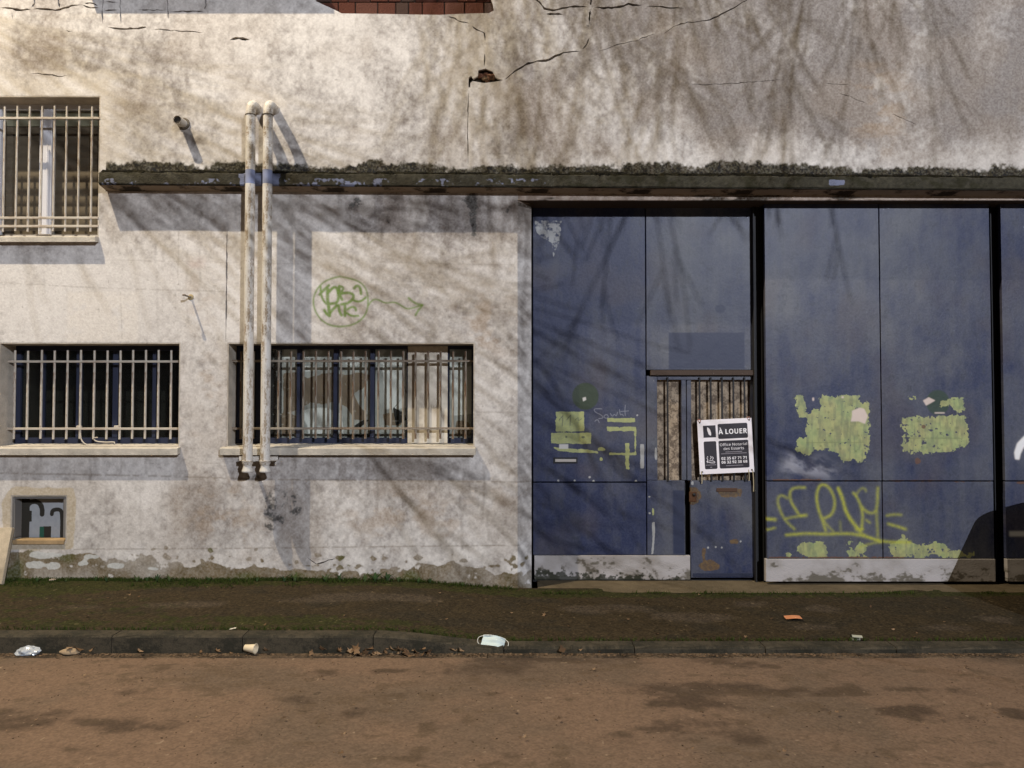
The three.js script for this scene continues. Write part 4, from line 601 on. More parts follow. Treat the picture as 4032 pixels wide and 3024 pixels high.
/* ------------------------------------------------------------------ rental sign */
{
  const c = document.createElement('canvas'); c.width = c.height = 512; const k = c.getContext('2d');
  k.fillStyle = '#e9e2e4'; k.fillRect(0, 0, 512, 512);
  const N = '#221c24'; const rb = (x0, y0, x1, y1, r) => { k.fillStyle = N; k.beginPath(); k.roundRect(x0, y0, x1 - x0, y1 - y0, r); k.fill(); };
  rb(52, 54, 170, 168, 4); rb(190, 44, 470, 186, 14); rb(50, 204, 168, 466, 14); rb(190, 204, 470, 466, 14);
  k.fillStyle = '#efe9ea'; k.beginPath(); k.moveTo(92, 70); k.quadraticCurveTo(118, 82, 122, 112); k.quadraticCurveTo(130, 130, 122, 152); k.quadraticCurveTo(100, 146, 96, 118); k.quadraticCurveTo(84, 92, 92, 70); k.fill();
  k.textAlign = 'center'; k.textBaseline = 'alphabetic'; k.fillStyle = '#f2eeee';
  k.font = 'bold 66px sans-serif'; k.save(); k.translate(330, 142); k.scale(270 / k.measureText('À LOUER').width, 1); k.fillText('À LOUER', 0, 0); k.restore();
  const fit = (t, x, y, s, w) => { k.font = s; k.save(); k.translate(x, y); k.scale(w / k.measureText(t).width, 1); k.fillText(t, 0, 0); k.restore(); };
  fit('Office Notarial', 330, 254, '34px sans-serif', 262); fit('des Essarts', 330, 292, '34px sans-serif', 196);
  k.fillStyle = '#a59ea4'; for (let i = 0; i < 26; i++) k.fillRect(252 + i * 6, 308, 4, 7); for (let i = 0; i < 40; i++) k.fillRect(210 + i * 6, 324, 4, 6); for (let i = 0; i < 27; i++) k.fillRect(250 + i * 6, 438, 4, 6); for (let i = 0; i < 17; i++) k.fillRect(58 + i * 6, 424, 4, 6); k.fillRect(100, 446, 18, 5);
  k.fillStyle = '#efeaea'; fit('02 35 67 71 71', 330, 384, 'bold 36px sans-serif', 244); fit('06 32 92 38 68', 330, 420, 'bold 36px sans-serif', 244);
  k.strokeStyle = '#ded8da'; k.lineWidth = 6; k.lineCap = 'round'; const cu = (a) => { k.beginPath(); k.moveTo(a[0][0], a[0][1]); k.quadraticCurveTo(a[1][0], a[1][1], a[2][0], a[2][1]); k.stroke(); };
  cu([[70, 390], [100, 412], [146, 408]]); cu([[74, 404], [88, 376], [72, 360]]); cu([[96, 388], [128, 384], [146, 400]]); cu([[104, 372], [122, 350], [108, 346]]); cu([[124, 376], [140, 362], [126, 352]]); k.beginPath(); k.arc(80, 350, 5, 0, 7); k.fillStyle = '#ded8da'; k.fill();
  const t = new THREE.CanvasTexture(c); t.colorSpace = THREE.SRGBColorSpace;
  const z = -.262, cpt = pd(1567.5, 963.7, z), sz = .549; const s = thing('rental_sign', 'white and black rental sign wired to the wicket bars', 'sign', null, cpt); s.rotation.z = 2.7 * Math.PI / 180; s.rotation.y = -.02;
  const g = new RoundedBoxGeometry(sz, sz, .006, 2, .002); planarUV(g, { x0: -sz / 2, x1: sz / 2, y0: -sz / 2, y1: sz / 2 });
  part(s, 'board', g, std({ map: t, roughness: .45 }));
  for (const [x, y] of [[-.25, .25], [.25, .255], [-.25, -.25], [.25, -.25]]) { part(s, 'screw', new THREE.CylinderGeometry(.008, .009, .006, 12).rotateX(Math.PI / 2).translate(x, y, .005), std({ color: lin(.1, .08, .06), roughness: .6, metalness: .5 })); }
  const rope = std({ color: lin(.42, .36, .24), roughness: .9 });
  for (const [x, y, l] of [[-.262, -.27, .1], [.215, -.272, .09], [.255, -.272, .2]]) part(s, 'wire_tail', new THREE.TubeGeometry(new THREE.CatmullRomCurve3([new THREE.Vector3(x, y + .03, -.002), new THREE.Vector3(x + .004, y, .004), new THREE.Vector3(x + .008, y - l * .5, -.004), new THREE.Vector3(x + .004, y - l, -.008)]), 12, .005, 5), rope);
  for (const [x, y] of [[-.252, .278], [.246, .28]]) part(s, 'wire_loop', new THREE.TorusGeometry(.014, .004, 6, 14).translate(x, y - .008, .002), std({ color: lin(.3, .13, .09), roughness: .8 }));
}

/* ------------------------------------------------------------------ pipes */
{
  M.pipe = std({ map: tile(256, (u, v) => { const n = .4 * pn(u, v, 5, 71) + .3 * pn(u, v, 21, 72) + .3 * pn(u, v, 80, 73); const k = sstep(.48, .74, n); return [lerp(.6, .3, k), lerp(.565, .235, k), lerp(.515, .165, k)]; }), roughness: .6, bumpMap: grain(1, 4), bumpScale: .002 }); M.pipe.map.colorSpace = THREE.SRGBColorSpace;
  M.pipeBlue = std({ color: lin(.22, .25, .38), roughness: .75 }); M.grime = std({ color: lin(.13, .11, .085), roughness: .95 });
  const PZ = .2, R = .0455, YB = 1.19, YT = 4.655;
  const mk = (x, label, tag) => {
    const t = thing('wall_pipe', label, 'pipe', null, new THREE.Vector3(x, 0, 0)); const yj = ledgeY(x) - .0;
    const path = new THREE.CurvePath(); const V = (y, z) => new THREE.Vector3(0, y, z);
    path.add(new THREE.LineCurve3(V(yj + LH + .006, PZ), V(YT - .12, PZ))); path.add(new THREE.QuadraticBezierCurve3(V(YT - .12, PZ), V(YT, PZ), V(YT, PZ - .12))); path.add(new THREE.LineCurve3(V(YT, PZ - .12), V(YT, -.02)));
    const fix = (g) => { const u = g.attributes.uv; for (let i = 0; i < u.count; i++) { const a = u.getX(i), b = u.getY(i); u.setXY(i, b * .6, a * 2.5); } return g; };
    part(t, 'upper_pipe', fix(new THREE.TubeGeometry(path, 60, R, 20)), M.pipe);
    part(t, 'lower_pipe', fix(new THREE.TubeGeometry(new THREE.LineCurve3(V(YB, PZ), V(yj - .004, PZ)), 20, R, 20)), M.pipe);
    part(t, 'painted_band', new THREE.CylinderGeometry(R - .0005, R - .0005, LH + .02, 20).translate(0, yj + LH / 2, PZ), M.pipeBlue, 'blue painted section in front of the ledge');
    part(t, 'wall_collar', new THREE.TorusGeometry(R + .001, .006, 8, 20).translate(0, YT, .003), M.pipe);
    part(t, 'elbow_joint', new THREE.TorusGeometry(R + .001, .005, 6, 20).rotateX(Math.PI / 2).translate(0, YT - .13, PZ), M.grime);
    const foot = new THREE.LatheGeometry([[R + .002, 0], [R + .006, -.01], [R - .004, -.03], [R - .006, -.05], [R + .006, -.085], [R + .008, -.1], [R - .004, -.1], [R - .012, -.06], [R - .012, 0]].map(([r, y]) => new THREE.Vector2(r, y)), 22); part(t, 'boot', foot.translate(0, YB - .002, PZ), M.pipe);
    part(t, 'collar', new THREE.TorusGeometry(R + .003, .005, 6, 22).rotateX(Math.PI / 2).translate(0, YB + .004, PZ), M.pipe);
    return t;
  };
  const xa = pd(538.5, 600, PZ).x, xb = pd(576, 600, PZ).x;
  mk(xa, 'white wall pipe farther from the gate, elbowed into the upper wall'); mk(xb, 'white wall pipe nearer the gate, elbowed into the upper wall');
  const b = thing('pipe_bracket', 'short white flat bar bracket behind the feet of the two pipes', 'bracket');
  const y = pd(550, 991, .15).y; part(b, 'bar', box(pd(516, 991, .15).x, pd(600, 991, .15).x, y - .022, y + .022, .142, .15, .002), M.pipe); for (const x of [xa - .03, xb + .06]) part(b, 'stem', box(x - .012, x + .012, y - .016, y + .016, .001, .142), M.grime);
}
{ // stub vent and the old hook
  const p = onPlane(724, 488, 0); const v = thing('vent_pipe', 'short stub of pipe sticking out of the upper wall', 'pipe', null, new THREE.Vector3(p.x, p.y, 0));
  const g = new THREE.LatheGeometry([[.036, 0], [.036, .135], [.040, .135], [.040, .005], [.058, .004], [.06, 0]].map(([r, y]) => new THREE.Vector2(r, y)), 24).rotateX(Math.PI / 2).rotateX(.05).rotateY(-.06); part(v, 'tube', g, M.pipe);
  part(v, 'cap', new THREE.CylinderGeometry(.0358, .0358, .01, 20).rotateX(Math.PI / 2).translate(-.008, -.004, .115), M.dark); part(v, 'grommet', new THREE.TorusGeometry(.05, .012, 8, 20).translate(0, 0, .004), M.grime);
  const h = pd(412, 642); const k = thing('wall_hook', 'small rusty iron hook in the wall between the windows', 'hook', null, h);
  part(k, 'pin', new THREE.CylinderGeometry(.008, .01, .13, 8).rotateX(Math.PI / 2).rotateY(-.05).translate(0, 0, .06), M.barRust); part(k, 'tip', new RoundedBoxGeometry(.03, .018, .02, 2, .005).translate(-.012, .004, .125), M.barRust);
  part(k, 'mortar_plug', new THREE.SphereGeometry(.03, 10, 6).scale(1, 1, .3), std({ color: lin(.34, .27, .15), roughness: .95 }));
}
{ // slab leaning by the cellar opening
  const s = thing('leaning_slab', 'pale stone slab leaning against the wall by the cellar opening', 'slab'); const x1 = pd(34, 1143).x, top = pd(20, 1143, .03).y;
  const g = metreUV(new RoundedBoxGeometry(.75, top + .015, .045, 2, .006).translate(0, 0, 0), 1.1); const m = part(s, 'slab', g, std({ map: M.concrete.map, color: lin(1.3, 1.18, .98), roughness: .92, bumpMap: grain(3, 3), bumpScale: .004 }));
  s.position.set(x1 - .375, (top + .015) / 2 + .008, .105); s.rotation.x = -.27;
}

/* ------------------------------------------------------------------ ground */
const KB = 1.52, KF = 1.68, GF = 1.82, ROAD = -.14;
const kerbTop = (x) => lerp(-.02, -.104, sstep(-1.08, -.02, x));
const paveY = (x, z) => { const t = sstep(-1.3, .25, x), v = clamp(z / KB); return lerp(lerp(.022, -.024, v), lerp(-.062, -.108, v), t * lerp(1, sstep(-1.08, -.02, x) / (t || 1), v)) + (fbm(x * 1.3, z * 2, 401, 3) - .5) * .012 * Math.min(1, 6 * Math.min(v + .05, 1 - v)); };
const PR = { x0: -5.6, x1: 5.6, z0: -.5, z1: 1.54 };
const pv = new Sheet(PR, 2048, 380, -.06, true);
{
  const moss = pv.mask((g, q0) => { const q = via(q0, D); g.fillStyle = '#fff'; poly(g, q, [[-300, 1235], [700, 1235], [1000, 1262], [1150, 1272], [2600, 1272], [2600, 1285], [1200, 1290], [900, 1285], [620, 1282], [380, 1285], [150, 1300], [-300, 1305]]); g.fillStyle = '#bbb'; poly(g, q, [[-300, 1345], [750, 1340], [1000, 1355], [1200, 1368], [2600, 1374], [2600, 1400], [1100, 1392], [800, 1372], [-300, 1362]]); g.fillStyle = '#777'; rectq(g, q, -300, 1300, 350, 1350); }, 9);
  const pale = pv.mask((g, q0) => { const q = via(q0, D); g.fillStyle = '#fff'; for (const [x, y, rx, ry] of [[760, 1305, 90, 10], [640, 1312, 60, 5], [900, 1305, 60, 9], [1500, 1325, 120, 10], [1620, 1300, 60, 7], [1780, 1310, 60, 10], [1750, 1345, 80, 6], [2050, 1345, 90, 8], [2150, 1330, 60, 9], [400, 1320, 100, 8], [1300, 1310, 120, 9], [180, 1325, 60, 6]]) blob(g, q, x, y, rx, ry); }, 14);
  pv.each((c, x, z, k) => {
    const n = fbm(x * 3, z * 5, 411, 4), m = fbm(x * 17, z * 17, 413, 3), f = vn(x * 90, z * 90, 417), f2 = vn(x * 45, z * 45, 419);
    c[0] = .033; c[1] = .0235; c[2] = .012; mixc(c, [.022, .018, .0115], sstep(.45, .75, n) * .6);
    mixc(c, [.056, .042, .029], sstep(.3, .8, pale[k] * .9 + (n - .5) * .5 + (m - .5) * .4) * .75);
    mixc(c, [.024, .026, .006], sstep(.35, .75, moss[k] + (m - .5) * 1.1 + (n - .5) * .6 - .08) * .8);
    const g = 1 + (f - .5) * 1.0 + (f2 - .5) * .45; c[0] *= g; c[1] *= g; c[2] *= g; if (f2 > .93 && m > .5) mixc(c, [.16, .12, .075], .5);
  });
}
{
  const nx = 420, nz = 40, pos = [], idx = []; for (let j = 0; j <= nz; j++) for (let i = 0; i <= nx; i++) { const x = lerp(-14, 14, i / nx), z = lerp(-.02, KB + .004, j / nz); pos.push(x, paveY(x, z), z); }
  for (let j = 0; j < nz; j++) for (let i = 0; i < nx; i++) { const a = j * (nx + 1) + i, b = a + 1, c = a + nx + 1, d = c + 1; idx.push(a, c, b, b, c, d); }
  const g = new THREE.BufferGeometry(); g.setAttribute('position', new THREE.Float32BufferAttribute(pos, 3)); g.setIndex(idx); g.computeVertexNormals(); floorUV(g, PR);
  structure('pavement', g, std({ map: pv.texture(), roughness: .95, bumpMap: grain(6, 1.1), bumpScale: .008 }));
}
{ // concrete apron in the gateway
  const xs = pd(1162, 900).x, pos = [], idx = [], nx = 260, prof = [[-.55, -.052], [-.32, -.052], [-.05, -.058], [.10, -.064], [.15, -.072], [.165, -.13]];
  for (let i = 0; i <= nx; i++) { const x = lerp(xs, 9.4, i / nx), e = sstep(0, .8, x - xs); prof.forEach(([z, y], k) => pos.push(x, (k === 5 ? -.13 : lerp(-.075, y, k < 2 ? 1 : e) + (fbm(x * 5, k, 431, 3) - .5) * .006), k > 2 ? lerp(-.1, z, e) + k * .004 + (fbm(x * 7, 3, 433, 3) - .5) * .03 * e : z)); }
  const n = prof.length; for (let i = 0; i < nx; i++) for (let k = 0; k < n - 1; k++) { const a = i * n + k; idx.push(a, a + 1, a + n, a + 1, a + n + 1, a + n); }
  let g = new THREE.BufferGeometry(); g.setAttribute('position', new THREE.Float32BufferAttribute(pos, 3)); g.setIndex(idx); g.computeVertexNormals(); g = metreUV(g, .9);
  structure('gateway_apron', g, std({ map: M.concrete.map, color: lin(.33, .28, .2), roughness: .95, bumpMap: grain(3, 3), bumpScale: .006 }));
}
{ // kerb stones, each a stone of its own, and the gutter stones before them
  const kt = std({ map: tile(256, (u, v) => { const n = .4 * pn(u, v, 6, 81) + .3 * pn(u, v, 25, 82) + .3 * pn(u, v, 100, 83); const k = sstep(.3, .75, n); return [lerp(.030, .066, k), lerp(.027, .055, k), lerp(.020, .038, k)]; }), roughness: .92, bumpMap: grain(2, 2), bumpScale: .005 }); kt.map.colorSpace = THREE.SRGBColorSpace;
  const gt = std({ map: tile(256, (u, v) => { const n = .4 * pn(u, v, 6, 85) + .3 * pn(u, v, 25, 86) + .3 * pn(u, v, 100, 87); const k = sstep(.3, .75, n); return [lerp(.035, .13, k), lerp(.026, .09, k), lerp(.018, .057, k)]; }), roughness: .92, bumpMap: grain(2, 2), bumpScale: .005 }); gt.map.colorSpace = THREE.SRGBColorSpace;
  const kerb = new THREE.Group(); kerb.name = 'kerb'; kerb.userData.kind = 'structure'; scene.add(kerb);
  const gutter = new THREE.Group(); gutter.name = 'gutter'; gutter.userData.kind = 'structure'; scene.add(gutter);
  const stone = (x0, x1, prof, n = 8) => { const pos = [], idx = [], L = prof(x0).length; for (let i = 0; i <= n; i++) { const x = lerp(x0, x1, i / n); for (const [z, y] of prof(x)) pos.push(x, y, z); } for (let i = 0; i < n; i++) for (let k = 0; k < L - 1; k++) { const a = i * L + k; idx.push(a, a + 1, a + L, a + 1, a + L + 1, a + L); } for (const e of [0, n]) for (let k = 1; k < L - 1; k++) idx.push(e * L, e * L + k, e * L + k + 1); const g = new THREE.BufferGeometry(); g.setAttribute('position', new THREE.Float32BufferAttribute(pos, 3)); g.setIndex(idx); return metreUV(toCreasedNormals(g, .5), 1.4); };
  const ks = []; for (let x = -1.052 - 9 * .99; x < 13; x += .99) ks.push(x);
  for (let i = 0; i < ks.length - 1; i++) { const j = (hash(i, 1, 3) - .5) * .008, jz = (hash(i, 2, 3) - .5) * .008; part(kerb, 'kerb_stone', stone(ks[i] + .0035, ks[i + 1] - .0035, (x) => { const t = kerbTop(x) + j * .5; const w = (fbm(x * 9, 1, 61 + i, 2) - .5) * .006; return [[KB + .006, -.25], [KB + .006, t], [KF - .016 + jz + w, t + w * .5], [KF - .004 + jz + w, t - .012], [KF + jz, Math.min(t - .014, ROAD + .02)], [KF + jz, -.25]]; }, 10), kt); }
  const gs = []; for (let x = -.183 - 10 * 1.0; x < 13; x += 1.0) gs.push(x);
  for (let i = 0; i < gs.length - 1; i++) { const j = (hash(i, 5, 3) - .5) * .006; part(gutter, 'gutter_stone', stone(gs[i] + .003, gs[i + 1] - .003, (x) => { const w = (fbm(x * 8, 2, 71 + i, 2) - .5) * .008; return [[KF + .012, -.25], [KF + .012, ROAD - .006], [KF + .06, ROAD - .012 + j], [GF - .014 + w, ROAD + .006 + j], [GF - .004 + w, ROAD + j], [GF - .003 + w, -.25]]; }, 10), gt); }
  const bed = std({ color: lin(.03, .024, .016), roughness: 1 }); part(kerb, 'joint_bed', box(-11, 13, -.3, -.16, KB + .01, KF - .005), bed); part(gutter, 'joint_bed', box(-11, 13, -.3, ROAD - .03, KF + .014, GF - .006), bed);
}
const RR = { x0: -4.6, x1: 4.6, z0: 1.80, z1: 4.2 };
const rd = new Sheet(RR, 2048, 534, ROAD, true);
{
  const stain = rd.mask((g, q0) => { const q = via(q0, D); g.fillStyle = '#fff'; for (const [x, y, rx, ry, a] of [[30, 1560, 130, 28, .6], [290, 1572, 100, 18, .7], [770, 1544, 34, 9, 1], [650, 1515, 34, 9, 1], [1060, 1452, 150, 10, .65], [1060, 1440, 110, 16, .45], [1130, 1425, 130, 8, .8], [1310, 1425, 100, 8, .6], [1470, 1490, 150, 16, .6], [1580, 1480, 90, 10, .7], [1480, 1520, 120, 18, .7], [1680, 1495, 110, 12, .55], [1590, 1530, 80, 12, .6], [1500, 1575, 130, 20, .6], [1610, 1602, 60, 14, .95], [1400, 1600, 120, 18, .4], [1770, 1500, 120, 10, .5], [1960, 1540, 90, 16, .95], [2070, 1556, 44, 10, .95], [2200, 1548, 60, 16, 1], [1900, 1490, 140, 12, .4], [2080, 1495, 60, 8, .5], [700, 1455, 40, 5, .9], [840, 1452, 44, 6, .9], [280, 1500, 50, 5, .8], [360, 1447, 22, 4, .9], [1640, 1440, 60, 5, .9], [1540, 1430, 100, 5, .8], [1780, 1420, 140, 5, .8], [2140, 1428, 90, 6, .7], [1100, 1505, 60, 6, .6], [860, 1505, 40, 5, .6], [960, 1570, 70, 10, .4], [500, 1590, 90, 12, .35], [200, 1630, 140, 14, .3], [1000, 1640, 200, 12, .35], [1850, 1630, 120, 10, .3]]) { g.fillStyle = `rgba(255,255,255,${a})`; blob(g, q, x, y, rx, ry); } }, 11);
  rd.each((c, x, z, k) => {
    const n = fbm(x * 1.6, z * 1.8, 501, 4), m = fbm(x * 8, z * 11, 503, 4), f = vn(x * 95, z * 95, 507), f2 = vn(x * 42, z * 42, 509), s = vn(x * 28, z * 28, 511);
    c[0] = .148; c[1] = .097; c[2] = .065; mixc(c, [.10, .073, .051], sstep(.4, .7, n) * .7); mixc(c, [.155, .105, .07], sstep(.55, .8, m) * .5);
    mixc(c, [.05, .034, .023], sstep(.16, .86, stain[k] * 1.05 + (m - .5) * 1.2 + (f2 - .5) * .3) * .82);
    mixc(c, [.085, .058, .036], sstep(.60, .74, m * .8 + n * .25) * .5);
    const ck = Math.abs(fbm(x * .9 + 3, z * 1.6, 515, 4) - .5); if (ck < .0009) mixc(c, [.04, .03, .02], .5); const g = 1 + (f - .5) * .36 + (f2 - .5) * .2; c[0] *= g; c[1] *= g; c[2] *= g;
    if (s > .90) mixc(c, [.05, .035, .025], (s - .9) * 6 * (m > .5 ? 1 : .3)); if (s < .035) mixc(c, [.3, .22, .15], .5);
  });
  const nx = 300, nz = 60, pos = [], idx = []; for (let j = 0; j <= nz; j++) for (let i = 0; i <= nx; i++) { const x = lerp(-22, 22, i / nx), z = j < 40 ? lerp(GF, 5, j / 40) : lerp(5, 9.6, (j - 40) / 20); const cr = .06 * Math.sin(clamp((z - GF) / 7.8) * Math.PI); pos.push(x, ROAD + .004 * 0 + cr * .5 + (fbm(x * 1.4, z * 1.4, 521, 3) - .5) * .012 * clamp((z - GF) * 6), z); }
  for (let j = 0; j < nz; j++) for (let i = 0; i < nx; i++) { const a = j * (nx + 1) + i, b = a + 1, c = a + nx + 1, d = c + 1; idx.push(a, c, b, b, c, d); }
  const g = new THREE.BufferGeometry(); g.setAttribute('position', new THREE.Float32BufferAttribute(pos, 3)); g.setIndex(idx); g.computeVertexNormals(); floorUV(g, RR);
  structure('road', g, std({ map: rd.texture(), roughness: .88, bumpMap: grain(5, 1.4), bumpScale: .004 }));
  structure('ground', new THREE.PlaneGeometry(400, 400).rotateX(-Math.PI / 2).translate(0, -.32, 0), std({ color: lin(.06, .055, .045), roughness: 1 }));
  structure('far_pavement', metreUV(box(-22, 22, -.31, -.02, 9.61, 30), .5), std({ map: M.concrete.map, color: lin(.4, .38, .34), roughness: 1 }));
}
const groundY = (x, z) => (z < KB ? paveY(x, z) : z < KF ? kerbTop(x) : z < GF ? ROAD - .008 : ROAD + .002);

/* ------------------------------------------------------------------ litter and leaves */
const spot = (dx, dy, lv) => gd(dx, dy, lv);
{
  // crumpled clear bag
  const p = spot(62, 1412, ROAD); const g = new THREE.IcosahedronGeometry(.075, 5); const a = g.attributes.position; for (let i = 0; i < a.count; i++) { const x = a.getX(i), y = a.getY(i), z = a.getZ(i); const n = fbm(x * 26 + 3, y * 26 + z * 19, 601, 3), r = Math.abs(fbm(x * 40, z * 40 + y * 31, 603, 2) - .5); const f = .7 + .6 * n - r * .5; a.setXYZ(i, x * f * 1.35, Math.max(-.018, y * f * .5), z * f * .8); } g.computeVertexNormals();
  const b = thingMesh('plastic_bag', g.translate(0, .02, 0), new THREE.MeshPhysicalMaterial({ color: lin(.5, .53, .57), roughness: .18, clearcoat: .8, transmission: .25, thickness: 0, side: THREE.DoubleSide }), 'crumpled clear plastic bag lying in the gutter beside the cellar opening end', 'plastic bag'); b.position.set(p.x, ROAD - .002, p.z + .0); b.rotation.y = -.15;
  // sandy lump
  const q = spot(150, 1410, ROAD); const g2 = new THREE.IcosahedronGeometry(.06, 4); const c = g2.attributes.position; for (let i = 0; i < c.count; i++) { const x = c.getX(i), y = c.getY(i), z = c.getZ(i), f = .8 + .45 * fbm(x * 22 + 9, y * 22 + z * 17, 607, 3); c.setXYZ(i, x * f * 1.25, Math.max(-.008, y * f * .4), z * f * .7); } g2.computeVertexNormals();
  const l = thingMesh('sand_lump', g2, std({ color: lin(.3, .22, .14), roughness: 1 }), 'flat sandy stone lump in the gutter beside the plastic bag', 'stone'); l.position.set(q.x, ROAD + .006, q.z);
  // cup lying on its side
  const u = spot(540, 1412, ROAD); const t = thing('paper_cup', 'small cream paper cup lying on its side at the gutter', 'cup'); const cup = new THREE.LatheGeometry([[0, 0], [.024, 0], [.035, .085], [.037, .087], [.036, .09], [.033, .086], [.0225, .004], [0, .004]].map(([r, y]) => new THREE.Vector2(r, y)), 24).rotateZ(1.62).translate(.045, .034, 0); part(t, 'cup_wall', cup, std({ color: lin(.66, .55, .38), roughness: .6 })); part(t, 'rim', new THREE.TorusGeometry(.0355, .002, 6, 24).rotateY(Math.PI / 2).translate(-.043, .034, 0), std({ color: lin(.7, .6, .45), roughness: .5 })); t.position.set(u.x, ROAD + .004, u.z - .01); t.rotation.y = Math.PI - .2;
  // face mask
  const mpt = spot(1065, 1406, ROAD); const m = thing('face_mask', 'pale blue pleated face mask dropped at the lowered kerb', 'face mask'); const mg = new THREE.PlaneGeometry(.175, .095, 28, 18); const mp2 = mg.attributes.position; for (let i = 0; i < mp2.count; i++) { const x = mp2.getX(i), y = mp2.getY(i); mp2.setZ(i, .012 * Math.sin(y * 130) * .35 + .02 * (1 - (x / .09) ** 2) + .008 * Math.sin(x * 40 + y * 20)); } mg.computeVertexNormals();
  const mm = std({ color: lin(.5, .58, .57), roughness: .9 }); const me = part(m, 'fabric', mg, mm); part(m, 'edge_band', new THREE.TubeGeometry(new THREE.CatmullRomCurve3([-1, -.5, 0, .5, 1].map((s) => new THREE.Vector3(s * .0875, .047, .02 * (1 - s * s) + .002))), 16, .003, 5), std({ color: lin(.66, .68, .66), roughness: .9 }));
  for (const s of [-1, 1]) part(m, 'ear_loop', new THREE.TubeGeometry(new THREE.CatmullRomCurve3([[.086, .042, .004], [.112, .02, .012], [.12, -.005, .014], [.11, -.03, .008], [.086, -.042, .002]].map(([x, y, z]) => new THREE.Vector3(s * x, y, z))), 20, .0022, 5), std({ color: lin(.7, .68, .62), roughness: .8 }));
  m.position.set(mpt.x, ROAD + .05, mpt.z - .04); m.rotation.set(-.85, .0, -.2);
  // orange paper on the pavement
  const o = spot(1713, 1340, -.095); const og = new THREE.PlaneGeometry(.13, .105, 10, 8).rotateX(-Math.PI / 2); const op = og.attributes.position; for (let i = 0; i < op.count; i++) op.setY(i, .008 + .012 * Math.sin(op.getX(i) * 28 + 1) * Math.cos(op.getZ(i) * 22)); og.computeVertexNormals(); const ot = thing('orange_paper', 'faded orange paper scrap lying on the dark pavement', 'paper', null, new THREE.Vector3(o.x, paveY(o.x, o.z) + .012, o.z)); ot.rotation.y = -.12; part(ot, 'sheet', og, std({ color: lin(.5, .2, .09), roughness: .8 }));
  // pale curled scrap on the lowered kerb, white scrap on the tall kerb
  const s1 = spot(1850, 1383, -.104); const cg = new THREE.CylinderGeometry(.022, .022, .08, 12, 4, true, .4, 4.2).rotateZ(1.5); thingMesh('curled_scrap', cg, std({ color: lin(.3, .29, .22), roughness: .8 }), 'curled pale paper scrap at the back of the lowered kerb', 'paper').position.set(s1.x, -.086, s1.z);
  const s2 = spot(505, 1358, -.02); const fg = new THREE.PlaneGeometry(.05, .025, 4, 2).rotateX(-1.45); const fp = fg.attributes.position; for (let i = 0; i < fp.count; i++) fp.setY(i, fp.getY(i) + .004 * Math.sin(fp.getX(i) * 90)); thingMesh('paper_scrap', fg, std({ color: lin(.6, .55, .45), roughness: .8 }), 'tiny white paper scrap on top of the tall kerb', 'paper').position.set(s2.x, -.012, s2.z + .02);
  const s3 = spot(116, 1254, .02); const g3 = new THREE.IcosahedronGeometry(.025, 1).scale(1.5, .5, 1); thingMesh('plaster_chip', g3, std({ color: lin(.45, .36, .3), roughness: .95 }), 'pale plaster chip on moss at the foot of the slab', 'plaster chip').position.set(s3.x, .03, Math.max(.03, s3.z));
}
